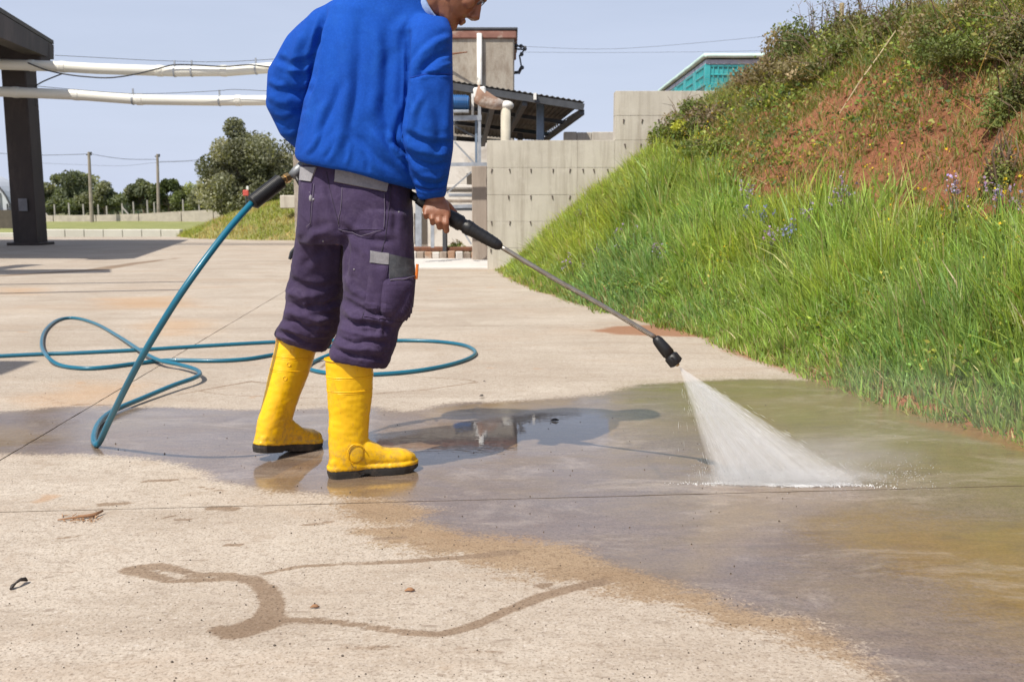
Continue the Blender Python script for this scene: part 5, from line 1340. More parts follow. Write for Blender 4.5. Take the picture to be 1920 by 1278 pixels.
# ---- shirt collar
cm_ = MB(); c0 = P(806, 14, 3.06); ax = (HP(-.01, -.04) - nb_).normalized()
cl = [(c0 + ax * (-.05 + .0), .088), (c0 + ax * (-.01), .080), (c0 + ax * .028, .0735), (c0 + ax * .033, .069), (c0 + ax * .01, .068)]
e1 = ax.cross(V3(0, 1, 0)).normalized(); e2 = ax.cross(e1)
vs = []; N_ = 30
for (p, r) in cl:
    for k in range(N_): a = 2 * math.pi * k / N_; vs.append(p + e1 * math.cos(a) * r * .98 + e2 * math.sin(a) * r)
cm_.add(vs, [(i * N_ + k, i * N_ + (k + 1) % N_, (i + 1) * N_ + (k + 1) % N_, (i + 1) * N_ + k) for i in range(len(cl) - 1) for k in range(N_)])
cm_.build('shirt_collar', mat_collar, person, True)

# ---- sweatshirt
sw = MB()
T = [(765, -36, 818, -28, 3.06, .085), (722, -46, 822, -22, 3.07, .095), (680, -32, 826, -6, 3.09, .115), (645, -10, 834, 22, 3.10, .130), (618, 18, 838, 55, 3.10, .142), (603, 60, 838, 90, 3.10, .150), (594, 110, 836, 130, 3.10, .156), (585, 150, 832, 170, 3.10, .160), (572, 195, 826, 215, 3.10, .165), (562, 240, 818, 262, 3.10, .168),
     (557, 275, 810, 305, 3.10, .172), (556, 293, 803, 334, 3.10, .172), (561, 303, 797, 352, 3.10, .166), (572, 304, 785, 354, 3.10, .150)]
sw.loft([hring(*r, ex=2.35) for r in T], 40)
A_ = [(768, 30, 838, 38, 3.02, .055), (764, 55, 848, 60, 2.99, .075), (766, 90, 849, 92, 2.965, .080), (767, 130, 852, 132, 2.95, .080), (765, 170, 853, 172, 2.94, .078), (759, 210, 853, 212, 2.935, .076), (756, 240, 853, 244, 2.935, .074), (760, 275, 851, 280, 2.945, .068), (767, 305, 846, 310, 2.955, .062), (772, 330, 841, 335, 2.97, .056),
      (779, 347, 838, 350, 2.98, .048), (782, 355, 838, 357, 2.985, .046), (786, 372, 834, 371, 2.99, .041)]
sw.loft([hring(*r, ex=2.2) for r in A_], 30)
sw.tube([P(650, 48, 3.10), P(622, 62, 3.13), P(582, 103, 3.19), P(554, 152, 3.235), P(549, 195, 3.255), P(562, 232, 3.28), P(588, 262, 3.32), P(606, 288, 3.35)], [.085, .088, .090, .090, .083, .068, .056, .045], 26)
sme = remesh(sw, .0060, 8, .5)
S = [
    # left sleeve
    ([(516, 108), (540, 122), (566, 120), (592, 108)], 6, -.010), ([(530, 134), (556, 146), (588, 140)], 5, -.006), ([(503, 150), (520, 160), (534, 160)], 5, .006), ([(540, 170), (562, 176), (582, 166)], 6, -.011), ([(506, 178), (522, 190), (545, 192)], 7, .007),
    ([(548, 205), (562, 208), (574, 200)], 6, -.008), ([(512, 222), (530, 228), (556, 218)], 5, -.008), ([(526, 246), (545, 250), (560, 240)], 6, .007), ([(566, 60), (552, 100), (545, 150)], 9, .007), ([(600, 60), (585, 100), (582, 150)], 5, -.008),
    # sleeve seam on the left shoulder
    ([(612, 18), (600, 60), (594, 110), (588, 150), (575, 190)], 5, -.012),
    # back
    ([(640, 40), (648, 110), (652, 180), (640, 250), (622, 290)], 9, .007), ([(672, 30), (676, 100), (668, 170), (655, 240)], 8, -.006), ([(700, 40), (712, 110), (710, 170), (690, 230)], 10, .006), ([(735, 70), (722, 130), (718, 190), (728, 240), (742, 280)], 10, -.008),
    ([(600, 250), (625, 200), (645, 150)], 7, -.005), ([(584, 280), (600, 230), (612, 190)], 6, .005), ([(760, 200), (748, 235), (742, 262), (760, 285)], 6, -.010), ([(738, 265), (752, 282), (768, 292)], 4.5, -.012), ([(728, 250), (740, 276), (757, 300)], 5, .008),
    ([(690, 240), (715, 272), (745, 305), (765, 325)], 7, .007), ([(665, 250), (695, 285), (730, 318)], 6, -.006), ([(770, 30), (745, 60), (735, 100)], 10, .006),
    ([(575, 288), (590, 272), (600, 250)], 4, .004), ([(610, 298), (622, 280), (628, 262)], 4, -.004), ([(650, 308), (655, 290), (655, 270)], 4, .004), ([(690, 320), (688, 300), (680, 285)], 4, -.004),
    # right sleeve
    ([(768, 62), (766, 110), (766, 150), (763, 200), (756, 240), (762, 290)], 4, -.012), ([(845, 70), (820, 80), (795, 100), (775, 128)], 6, .008), ([(848, 95), (822, 105), (800, 122), (780, 146)], 5, -.009), ([(851, 118), (830, 124), (806, 138)], 5, .005),
    ([(770, 146), (800, 139), (830, 138), (852, 140)], 2.2, -.006), ([(800, 160), (818, 200), (825, 250), (815, 300)], 9, -.006), ([(845, 160), (842, 210), (838, 250)], 7, .004), ([(760, 248), (785, 262), (812, 270), (850, 268)], 5, -.008), ([(762, 270), (785, 282), (815, 290), (846, 288)], 5, .007),
    ([(765, 290), (788, 305), (815, 312), (842, 306)], 4.5, -.008), ([(772, 312), (795, 328), (818, 333), (840, 324)], 4.5, .007), ([(776, 332), (800, 345), (822, 347), (838, 340)], 3.5, -.007), ([(781, 350), (806, 356), (838, 352)], 2.5, -.006), ([(790, 180), (775, 215), (772, 245)], 5, .006), ([(835, 345), (842, 335), (846, 325)], 4, .006)]
folds(sme, [(p, w * 1.15, a * (.8 if p[0][0] < 560 else 1.1)) for p, w, a in S])
wrinkle(sme, .011, 5, (1, 1, .45), 1.0); wrinkle(sme, .004, 13, (1, 1, .7), 5.0)
sweat = finish(sme, 'sweatshirt', mat_sweat, person); sbv = bvh_of(sme)
mat_sblue = plain('blue_seam', (0.003, 0.045, 0.33), .9, bump=0)
seam(sbv, [(770, 146), (800, 139), (830, 138), (851, 140)], .0016, mat_sblue, 'sleeve_seam', person)
seam(sbv, [(783, 350), (806, 357), (836, 353)], .002, mat_sblue, 'cuff_seam', person)

# ---- trousers
tr = MB()
Hh = [(572, 296, 770, 310, 3.11, .125), (566, 315, 772, 330, 3.11, .130), (563, 340, 772, 350, 3.11, .134), (562, 375, 773, 380, 3.10, .140), (560, 410, 774, 412, 3.10, .142), (558, 438, 774, 440, 3.10, .135), (562, 455, 772, 458, 3.10, .110)]
tr.loft([hring(*r, ex=2.5) for r in Hh], 36)
LL = [(562, 395, 662, 400, 3.14, .11), (557, 432, 664, 440, 3.155, .108), (553, 475, 658, 480, 3.17, .102), (544, 515, 650, 520, 3.19, .095), (535, 548, 645, 552, 3.205, .092), (537, 572, 642, 580, 3.215, .086), (529, 596, 636, 608, 3.22, .084), (522, 612, 630, 628, 3.25, .092), (515, 626, 623, 645, 3.27, .094), (519, 632, 612, 658, 3.275, .086)]
tr.loft([hring(*r, ex=2.2) for r in LL], 30)
RL = [(652, 395, 773, 398, 3.07, .115), (647, 435, 775, 438, 3.05, .115), (644, 478, 777, 480, 3.035, .112), (642, 515, 779, 515, 3.025, .105), (645, 545, 775, 548, 3.02, .098), (642, 562, 770, 575, 3.015, .092), (637, 580, 762, 596, 3.01, .088), (638, 600, 750, 616, 3.005, .086), (632, 622, 742, 640, 3.0, .090), (626, 642, 735, 662, 3.0, .092), (618, 659, 726, 684, 3.0, .092), (622, 668, 722, 690, 3.0, .086)]
tr.loft([hring(*r, ex=2.2) for r in RL], 30)
tme = remesh(tr, .0060, 5, .5)
S = [([(650, 440), (648, 480), (645, 520)], 6, -.012), ([(610, 330), (622, 380), (632, 420), (648, 455)], 6, -.008), ([(560, 470), (590, 440), (625, 430)], 7, .006), ([(565, 500), (600, 470), (640, 450)], 7, -.006), ([(640, 420), (665, 440), (700, 450), (740, 452)], 6, -.009), ([(655, 455), (690, 475), (700, 510)], 7, .005),
     ([(600, 360), (590, 400), (585, 450), (590, 500)], 8, .004), ([(735, 360), (742, 400), (740, 440)], 6, -.005),
     # back of the left knee
     ([(537, 520), (565, 535), (600, 540), (640, 532)], 6, -.007), ([(535, 546), (565, 556), (600, 556)], 6, .008), ([(538, 566), (570, 578), (610, 574), (640, 560)], 5, -.009), ([(532, 585), (560, 590), (590, 600), (625, 596)], 5, .008), ([(528, 600), (555, 604), (580, 614), (625, 612)], 4, -.010), ([(522, 612), (550, 618), (580, 630), (618, 632)], 4, .009),
     ([(518, 622), (548, 630), (575, 644), (610, 648)], 3.4, -.009), ([(568, 560), (580, 590), (605, 610)], 5, .006), ([(545, 590), (565, 610), (590, 622)], 4, -.006),
     # right knee and bunched hem
     ([(640, 560), (665, 575), (700, 585), (735, 590)], 5, -.010), ([(638, 578), (665, 594), (700, 600), (745, 606)], 5, .009), ([(640, 596), (665, 608), (690, 606), (730, 614)], 4, -.010), ([(634, 614), (660, 624), (690, 628), (730, 630)], 4, .009), ([(633, 630), (660, 642), (695, 640), (730, 644)], 4, -.011), ([(630, 645), (660, 655), (690, 655), (725, 660)], 4, .010),
     ([(630, 656), (665, 668), (700, 670), (722, 676)], 3.4, -.009), ([(700, 575), (715, 600), (712, 630)], 4, .006), ([(660, 585), (680, 600), (690, 625)], 4, -.006), ([(645, 520), (660, 545), (690, 560)], 6, .006), ([(770, 540), (755, 575), (740, 600)], 5, .006)]
folds(tme, [(p, w * 1.1, a * .95) for p, w, a in S])
low_m = lambda co: .45 + .9 * np.clip((.75 - co[:, 2]) / .35, 0, 1)
wrinkle(tme, .0055, 12, (1, 1, 1.4), 2.0, low_m); wrinkle(tme, .0018, 40, (1, 1, 1.6), 7.0, low_m)
trous = finish(tme, 'trousers', mat_trou, person); tb = bvh_of(tme)
patch(tb, [(566, 314), (594, 314), (584, 341), (564, 338)], 8, 8, .006, mat_flap, 'pocket_flap', person)
patch(tb, [(630, 314), (730, 333), (724, 360), (627, 341)], 20, 8, .007, mat_flap, 'pocket_flap', person)
patch(tb, [(642, 352), (720, 362), (720, 432), (634, 430)], 22, 22, .003, mat_trou, 'back_pocket', person)
patch(tb, [(566, 342), (586, 344), (582, 420), (562, 400)], 6, 14, .003, mat_trou, 'back_pocket', person)
patch(tb, [(694, 470), (729, 475), (728, 496), (694, 492)], 10, 8, .005, mat_flap, 'cargo_pocket_tab', person)
patch(tb, [(729, 476), (773, 486), (776, 516), (730, 522)], 12, 10, .005, mat_dgrey, 'cargo_pocket_lining', person)
patch(tb, [(716, 524), (778, 516), (770, 604), (712, 598)], 20, 24, .004, mat_trou, 'cargo_pocket', person, puff=.016)
patch(tb, [(694, 494), (728, 498), (712, 600), (682, 594)], 10, 20, .004, mat_trou, 'rule_pocket', person, puff=.004)
for px in ([(634, 430), (678, 441), (720, 432)], [(642, 352), (638, 400), (634, 430)], [(720, 362), (721, 400), (720, 432)], [(590, 345), (587, 380), (584, 418), (575, 426)]): seam(tb, px, .0011, mat_thread, 'stitching', person, .004)
for px in ([(733, 345), (728, 400), (722, 450), (706, 500), (690, 560), (678, 600)],): seam(tb, px, .0011, mat_dthread, 'leg_seam', person, .001)
seam(tb, [(612, 322), (620, 360), (630, 400), (642, 440)], .0010, mat_dthread, 'seat_seam', person, .001)
seam(tb, [(730, 524), (750, 524), (777, 516)], .0022, mat_thread, 'pocket_hem', person, .010)
h1_, n1_ = shoot(tb, 774, 512)
if h1_ is not None: mb = MB(); mb.tube([h1_ + n1_ * .012 + V3(0, 0, -.02), h1_ + n1_ * .012 + V3(.004, 0, .026)], .0045, 8); tag(mb.build('pencil', plain('orange_paint', (.75, .20, .03), .5)), 'orange pencil sticking out of the thigh pocket', 'pencil')
# paint splashes on the back pocket side
for k, (u, v, r) in enumerate(((583, 372, .006), (588, 374, .004), (581, 361, .003), (606, 452, .003), (748, 398, .003), (664, 505, .0025))):
    h, n = shoot(tb, u, v)
    if h is not None: mb = MB(); mb.ball(h + n * .0005, (r, r, r * (1.8 if k == 0 else 1)), n=8, m=6); mb.build('paint_splash', mat_flap, person, True)
# belt and the flap of cloth behind the left thigh
mb = MB(); mb.loft([hring(*r, ex=2.5) for r in [(570, 300, 772, 322, 3.11, .130), (569, 310, 773, 333, 3.11, .133)]], 36); mb.build('belt', mat_dgrey, person)
mb = MB(); a = P(549, 480, 3.2); mb.tube([P(556, 462, 3.19), P(548, 474, 3.19), P(543, 486, 3.19)], [.007, .010, .006], 8, flat=.5); mb.build('strap_end', mat_dgrey, person)

# ---- boots
M = Mat('yellow_rubber'); n1 = M.noise(5, 5, .6); c = M.mix(M.rng(n1, .3, .7), (0.78, 0.43, 0.003), (0.87, 0.52, 0.004)); c = M.mix(M.rng(M.noise(9, 8, .78, dist=1.0), .54, .72, 0, .75), c, (.40, .21, .03)); c = M.mix(M.rng(M.noise(70, 4, .8, st=(1, 1, .4)), .62, .74, 0, .6), c, (.30, .17, .05))
sz = M.n('ShaderNodeSeparateXYZ'); gp_ = M.n('ShaderNodeNewGeometry'); M.l(gp_.outputs['Position'], sz.inputs[0]); mud = M.math('MULTIPLY', M.rng(sz.outputs['Z'], .03, .17, 1, 0), M.rng(M.noise(34, 5, .75), .46, .62)); c = M.mix(M.math('MULTIPLY', mud, .65), c, (.26, .17, .09))
M.set(color=c, rough=M.rng(M.noise(22, 4), .3, .7, .26, .44), spec=.5); M.bump(M.noise(60, 4, .6), .18, .002); mat_boot = M.m
mat_sole = plain('black_rubber', (0.022, 0.020, 0.018), .65, scale=20, dirt=(.09, .07, .055))
def outline(scale=1.0, x0=0.0, x1=.292, n=40):
    """half outline of the sole, metres, heel at 0"""
    pts = [(0, .0), (.004, .018), (.02, .032), (.06, .036), (.11, .034), (.15, .039), (.20, .049), (.24, .049), (.27, .038), (.288, .018), (.292, 0)]
    xs = np.array([p[0] for p in pts]); yy = np.array([p[1] for p in pts]); s = np.linspace(0, 1, len(pts)); q = np.linspace(0, 1, n)
    x, y = np.interp(q, s, xs), np.interp(q, s, yy) * scale; cx_ = .146; x = cx_ + (x - cx_) * scale
    return [(a, b) for a, b in zip(x, y)] + [(a, -b) for a, b in list(zip(x, y))[-2:0:-1]]
def boot(base, ang, pitch, lean_top, label=None):
    """base: world point under the heel; ang: toe direction; pitch: heel lifted; lean_top: where the shaft's top centre goes, in boot axes"""
    root = bpy.data.objects.new('boot', None); COL.objects.link(root)
    Mx = Matrix.Translation(base) @ Matrix.Rotation(ang, 4, 'Z') @ Matrix.Translation((.215, 0, .01)) @ Matrix.Rotation(pitch, 4, 'Y') @ Matrix.Translation((-.215, 0, -.01))
    root.parent = person; root.matrix_parent_inverse = parent_world(person).inverted(); root.location = base
    W = lambda x, y, z: Mx @ Vector((x, y, z))
    tx, ty = lean_top; H = .383
    mb = MB(); rings = []
    for z, cx_, a, b in ((.03, .072, .070, .040), (.07, .070, .066, .043), (.11, .068, .064, .044), (.15, .070, .0635, .046), (.20, .074, .066, .050), (.26, .078, .071, .055), (.32, .080, .074, .059), (H, .081, .076, .062)):
        t = max(0, (z - .09) / (H - .09)); c = W(cx_ + tx * t, ty * t, z)
        rings.append((c, (W(1, 0, 0) - W(0, 0, 0)) * a, (W(0, 1, 0) - W(0, 0, 0)) * b, 2.2))
    mb.loft(rings, 30)
    rings = []
    for x, hw, zt in ((.004, .020, .058), (.015, .030, .075), (.04, .036, .10), (.08, .038, .13), (.12, .039, .125), (.15, .041, .104), (.18, .0445, .086), (.21, .047, .077), (.24, .046, .074), (.265, .038, .066), (.281, .024, .056), (.287, .010, .046)):
        zb_ = .026; rings.append((W(x, 0, (zt + zb_) / 2), (W(0, 1, 0) - W(0, 0, 0)) * hw, (W(0, 0, 1) - W(0, 0, 0)) * ((zt - zb_) / 2), 2.5))
    mb.loft(rings, 26)
    # welt, reinforcing bands and ankle disc moulded into the rubber
    o = outline(1.03); mb.loft([(W(.1, 0, .03), (W(1, 0, 0) - W(0, 0, 0)) * .02, (W(0, 1, 0) - W(0, 0, 0)) * .02)] * 2, 8)
    vs = [W(x, y, z) for z in (.024, .036) for x, y in o]; n = len(o)
    mb.add(vs, [(i, (i + 1) % n, n + (i + 1) % n, n + i) for i in range(n)] + [tuple(range(n))[::-1], tuple(range(n, 2 * n))])
    me = remesh(mb, .0040, 4, .5)
    wrinkle(me, .0028, 14, (1, 1, 1.0), 4.0, lambda co: np.clip((.26 - co[:, 2]) / .1, 0, 1)); wrinkle(me, .0012, 45, (1, 1, 1.5), 9.0); wrinkle(me, .0018, 9, (1, 1, 3.2), 14.0, lambda co: np.exp(-((co[:, 2] - .17) / .07) ** 2))
    bo = finish(me, 'boot_upper', mat_boot, root)
    def band(z, off, r, name):
        t = max(0, (z - .09) / (H - .09)); a = np.interp(z, [.2, .26, .32, H], [.066, .071, .074, .076]) + off; b = np.interp(z, [.2, .26, .32, H], [.050, .055, .059, .062]) + off; cx_ = np.interp(z, [.2, .26, .32, H], [.074, .078, .080, .081])
        m2 = MB(); m2.tube([W(cx_ + tx * t + a * math.copysign(abs(math.cos(q)) ** .909, math.cos(q)), ty * t + b * math.copysign(abs(math.sin(q)) ** .909, math.sin(q)), z) for q in np.linspace(0, 2 * math.pi, 49)], r, 6, caps=False)
        m2.build(name, mat_boot, root, True)
    band(H - .002, .0005, .0032, 'rim'); band(H - .055, -.0002, .0018, 'moulded_band'); band(H - .061, -.0004, .0012, 'moulded_band'); band(H - .100, -.0004, .0018, 'moulded_band'); band(H - .106, -.0006, .0012, 'moulded_band')
    m2 = MB(); sd_ = -1; c = W(.082, sd_ * .0445, .082); nx_ = (W(0, sd_, 0) - W(0, 0, 0)); 
    m2.loft([(c - nx_ * .008, (W(1, 0, 0) - W(0, 0, 0)) * .029, (W(0, 0, 1) - W(0, 0, 0)) * .033), (c - nx_ * .0015, (W(1, 0, 0) - W(0, 0, 0)) * .025, (W(0, 0, 1) - W(0, 0, 0)) * .032), (c + nx_ * .0005, (W(1, 0, 0) - W(0, 0, 0)) * .022, (W(0, 0, 1) - W(0, 0, 0)) * .026), (c + nx_ * .0008, (W(1, 0, 0) - W(0, 0, 0)) * .006, (W(0, 0, 1) - W(0, 0, 0)) * .008)], 24)
    if pitch < .01: m2.build('ankle_disc', mat_boot, root, True)
    m2 = MB(); m2.tube([c + nx_ * .0035 + (W(1, 0, 0) - W(0, 0, 0)) * (.029 * math.cos(q)) + (W(0, 0, 1) - W(0, 0, 0)) * (.033 * math.sin(q)) for q in np.linspace(.3, 4.4, 26)], .0018, 5); (m2.build('ankle_ring', mat_boot, root, True) if pitch < .01 else None)
    # sole: heel block, waist, forefoot
    sm = MB(); o = outline(1.025); n = len(o)
    def drop(x): return 0.0 if x < .095 else (.010 if x < .125 else (.002 if x < .25 else .002 + (x - .25) * .22))
    vs = [W(x, y, drop(x)) for x, y in outline(.99)] + [W(x, y, .016) for x, y in o] + [W(x, y, .0255) for x, y in o]
    sm.add(vs, [(i, (i + 1) % n, n + (i + 1) % n, n + i) for i in range(n)] + [(n + i, n + (i + 1) % n, 2 * n + (i + 1) % n, 2 * n + i) for i in range(n)] + [tuple(range(n))[::-1], tuple(range(2 * n, 3 * n))])
    sm.build('sole', mat_sole, root)
    return root, W, me
gR = G(612, 899); gR.z = 0; br, WR, bme_r = boot(Vector((gR.x + .002, 2.972, .0)), R(21), 0.0, (-.004, .002))
gL = G(476, 862); bl, WL, bme_l = boot(Vector((-.868, 3.160, .0)), R(55), R(9), (.045, -.022))
lb = bvh_of(bme_l)
for (u, v) in ((547, 657), (541, 683), (534, 709)):
    h, n = shoot(lb, u, v)
    if h is not None:
        e1 = n.orthogonal().normalized(); e2 = n.cross(e1); mb = MB(); mb.tube([h + n * .0004 + (e1 * math.cos(a) + e2 * math.sin(a)) * .0065 for a in np.linspace(0, 6.283, 17)], .0013, 5, caps=False); mb.build('moulded_ring', mat_boot, bl, True)

# ================================================================ SPRAY GUN
mat_black = plain('black_plastic', (0.009, 0.009, 0.010), .45, scale=30, var=.2, bump=.2); mat_brass = plain('brass', (.55, .38, .18), .35, .9, scale=20); mat_gunm = plain('gun_grey', (0.20, 0.21, 0.22), .45, .3, scale=20)
M = Mat('lance_steel'); c = M.mix(M.rng(M.noise(25, 5, .7), .4, .7), (.34, .31, .27), (.22, .18, .14)); M.set(color=c, rough=.38, metal=.75); M.bump(M.noise(90), .2, .001); mat_lance = M.m
gun = empty('spray_gun', P(600, 330, 3.30), 'black and grey high pressure spray gun with long steel lance held by the man', 'spray gun')
g0, g1, g2, g3 = P(546, 331, 3.30), P(575, 306, 3.31), P(640, 330, 3.335), P(760, 360, 3.22)
mb = MB(); mb.tube([g0, g0.lerp(g1, .3), g1], [.014, .019, .021], 12); mb.build('handle_end', mat_gunm, gun, True)
mb = MB(); mb.tube([g1, g2, g3, GA.lerp(g3, .3), GA], [.020, .019, .014, .013, .013], 12); mb.build('handle_body', mat_black, gun, True)
mb = MB(); mb.tube([P(556, 332, 3.28), P(562, 345, 3.28), P(570, 356, 3.285)], [.008, .007, .005], 8); mb.build('trigger_guard', mat_black, gun, True)
# fore grip, ribbed
L_ = (GB - GA).length; prof = [(0, .017), (.05, .019), (.10, .020), (.34, .021), (.40, .0235), (.46, .0245), (.52, .0245), (.535, .020), (.56, .020), (.575, .0235), (.62, .0235), (.68, .0205), (.80, .0200), (.90, .0185), (.96, .0165), (.985, .013), (1.0, .010)]
mb = MB(); mb.tube([GA.lerp(GB, t) for t, r in prof], [r for t, r in prof], 16); mb.build('fore_grip', mat_black, gun, True)
for k in range(9):
    t = .44 + k * .06
    if .52 < t < .57: continue
    r = np.interp(t, [p[0] for p in prof], [p[1] for p in prof]); mb = MB(); mb.tube([GA.lerp(GB, t - .004), GA.lerp(GB, t + .004)], r + .0012, 16); mb.build('grip_rib', mat_black, gun)
tip = P(1271, 684, 2.946); n0 = P(1228, 632, 2.955); nd = (tip - n0).normalized()
lp = catmull([GB, GB.lerp(n0, .33) + V3(0, 0, -.002), GB.lerp(n0, .66) + V3(0, 0, .002), n0], 8)
mb = MB(); mb.tube(lp, .0076, 12); mb.build('lance', mat_lance, gun, True)
NL = (tip - n0).length; pr = [(0, .009), (.04, .013), (.12, .0165), (.40, .0190), (.60, .0195), (.61, .0175), (.66, .0175), (.67, .0205), (.93, .0205), (.96, .017)]
mb = MB(); mb.tube([n0 + nd * NL * t for t, r in pr], [r for t, r in pr], 18); mb.build('nozzle_sleeve', mat_black, gun, True)
e1 = nd.cross(V3(0, 1, 0)).normalized(); e2 = nd.cross(e1)
for k in range(8):
    a = 2 * math.pi * k / 8; o_ = (e1 * math.cos(a) + e2 * math.sin(a)); mb = MB(); mb.tube([n0 + nd * NL * .69 + o_ * .0195, n0 + nd * NL * .94 + o_ * .0195], .0035, 5); mb.build('nozzle_rib', mat_black, gun)
mb = MB(); mb.tube([n0 + nd * NL * .94, n0 + nd * NL * 1.02], [.008, .0055], 10); mb.build('jet_tip', mat_brass, gun, True)

# ================================================================ HOSE
M = Mat('teal_hose'); c = M.mix(M.rng(M.noise(4, 4), .3, .7), (0.003, 0.105, 0.175), (0.008, 0.145, 0.225)); M.set(color=c, rough=.34, spec=.5, coat=.15); M.bump(M.noise(120), .1, .001); mat_hose = M.m
hose = empty('hose', G(183, 835), 'teal pressure hose running from the gun down and looping over the yard', 'hose')
hr = .0108
up3 = [(472, 381, 3.21), (430, 428, 3.12), (385, 486, 3.04), (340, 549, 2.99), (303, 607, 2.985), (270, 662, 3.01), (243, 712, 3.07), (218, 762, 3.17), (200, 800, 3.27), (188, 826, 3.345)]
hp = [P(*a) for a in up3]
gp = [(180, 833, .010), (176, 818, .012), (186, 792, .014), (212, 770, .016), (265, 747, .020), (325, 722, .03), (362, 709, .034), (375, 701, .034), (366, 692, .034), (335, 683, .032), (298, 675, .036), (265, 658, .036), (225, 632, .02), (180, 607, .013), (140, 596, .012), (108, 600, .012), (85, 619, .012), (78, 645, .016), (88, 667, .034), (112, 684, .014), (155, 690, .012), (200, 688, .012), (255, 681, .012), (315, 675, .012),
      (400, 676, .012), (460, 673, .012), (510, 665, .012), (560, 656, .012), (610, 650, .012), (660, 644, .012), (700, 640, .012), (760, 638, .012), (820, 640, .012), (870, 647, .012), (891, 659, .012), (880, 671, .012), (840, 684, .012), (780, 695, .012), (710, 701, .012), (650, 701, .012), (608, 698, .012), (582, 692, .012), (577, 685, .012), (596, 674, .012), (630, 660, .034), (658, 650, .034), (664, 642, .034), (640, 638, .02), (600, 638, .012), (560, 640, .012),
      (510, 641, .012), (400, 647, .012), (270, 655, .012), (150, 661, .012), (88, 663, .012), (0, 667, .012), (-120, 673, .012), (-400, 690, .012)]
hp += [G(u, v, z) for u, v, z in gp]
mb = MB(); mb.tube(catmull(hp, 8), hr, 14); mb.build('tube', mat_hose, hose, True)
s0, s1 = P(472, 381, 3.21), P(528, 338, 3.275); mb = MB(); mb.tube([s0, s0.lerp(s1, .03), s0.lerp(s1, .97), s1], [.019, .0215, .0215, .019], 20); sl = mb.build('bend_sleeve', mat_black, hose, True)
for k in range(22):
    t = .05 + k * .043; mb = MB(); d = (s1 - s0).normalized(); mb.tube([s0.lerp(s1, t) - d * .004, s0.lerp(s1, t), s0.lerp(s1, t) + d * .004], [.0215, .0262, .0215], 18, caps=False); mb.build('sleeve_coil', mat_black, hose, True)
mb = MB(); mb.tube([s1, s1.lerp(g0, .35), s1.lerp(g0, .36), s1.lerp(g0, .75), s1.lerp(g0, .76), g0], [.013, .013, .017, .017, .011, .011], 6); mb.build('brass_coupling', mat_brass, hose)

# ================================================================ WATER SPRAY
org = tip + nd * .004
la, lb_ = G(1338, 908), G(1632, 912)
def vol_mat(name, build, aniso=.25, col=(1, 1, 1, 1)):
    m = bpy.data.materials.new(name); m.use_nodes = True; t = m.node_tree; t.nodes.clear(); o = t.nodes.new('ShaderNodeOutputMaterial'); v = t.nodes.new('ShaderNodeVolumePrincipled')
    v.inputs['Color'].default_value = col; v.inputs['Anisotropy'].default_value = aniso; t.links.new(v.outputs[0], o.inputs['Volume'])
    H = Mat.__new__(Mat); H.m = m; H.t = t; H.out = o; H.b = v; H.tc = t.nodes.new('ShaderNodeTexCoord'); H.vec = H.tc.outputs['Object']
    H.s(v.inputs['Density'], build(H)); return m
def fan_density(H):
    # streaks run from the jet: noise over the direction seen from the nozzle
    nv = H.n('ShaderNodeVectorMath'); nv.operation = 'NORMALIZE'; H.l(H.vec, nv.inputs[0])
    ln = H.n('ShaderNodeVectorMath'); ln.operation = 'LENGTH'; H.l(H.vec, ln.inputs[0])
    st = H.noise(22, 4, .65, vec=nv.outputs[0]); cl = H.noise(7, 4, .6)
    d = H.math('MULTIPLY', H.rng(st, .34, .66, .4, 1.7), H.rng(cl, .3, .7, .7, 1.3))
    near = H.rng(ln.outputs['Value'], 0, .45, 115, 21)
    return H.math('MULTIPLY', d, near)
fm = vol_mat('spray_water', fan_density, -.3)
mb = MB(); dl = lb_ - la; nrm = (dl.normalized().cross((la - org).normalized())).normalized()
NS, NT = 30, 10; top, bot = [], []
for i in range(NT + 1):
    t = (i / NT)
    for j in range(NS + 1):
        s_ = j / NS; e = org.lerp(la.lerp(lb_, s_), t) ; e = Vector(e) - org
        th_ = .0028 + .016 * t; th_ = max(.0002, th_ * (1 - abs(2 * s_ - 1) ** 2.2)); edge = 1.0
        top.append(e + nrm * th_); bot.append(e - nrm * th_)
n1_ = len(top); vs = top + bot; fs = []
for i in range(NT):
    for j in range(NS):
        a = i * (NS + 1) + j; fs.append((a, a + 1, a + NS + 2, a + NS + 1)); fs.append((n1_ + a, n1_ + a + NS + 1, n1_ + a + NS + 2, n1_ + a + 1))
for i in range(NT):
    for j, fl_ in ((0, 1), (NS, 0)):
        a = i * (NS + 1) + j; q = (a, a + NS + 1, n1_ + a + NS + 1, n1_ + a); fs.append(q if fl_ else q[::-1])
for j in range(NS):
    fs.append((j + 1, j, n1_ + j, n1_ + j + 1)); a = NT * (NS + 1) + j; fs.append((a, a + 1, n1_ + a + 1, n1_ + a))
mb.add([Vector((v.x, v.y, max(v.z, -org.z + .003))) for v in vs], fs); me = mb.mesh('water_spray'); me.materials.append(fm)
o = link(bpy.data.objects.new('water_spray', me)); o.location = org; tag(o, 'white fan of high pressure water from the nozzle to the concrete', 'water spray', kind='stuff')
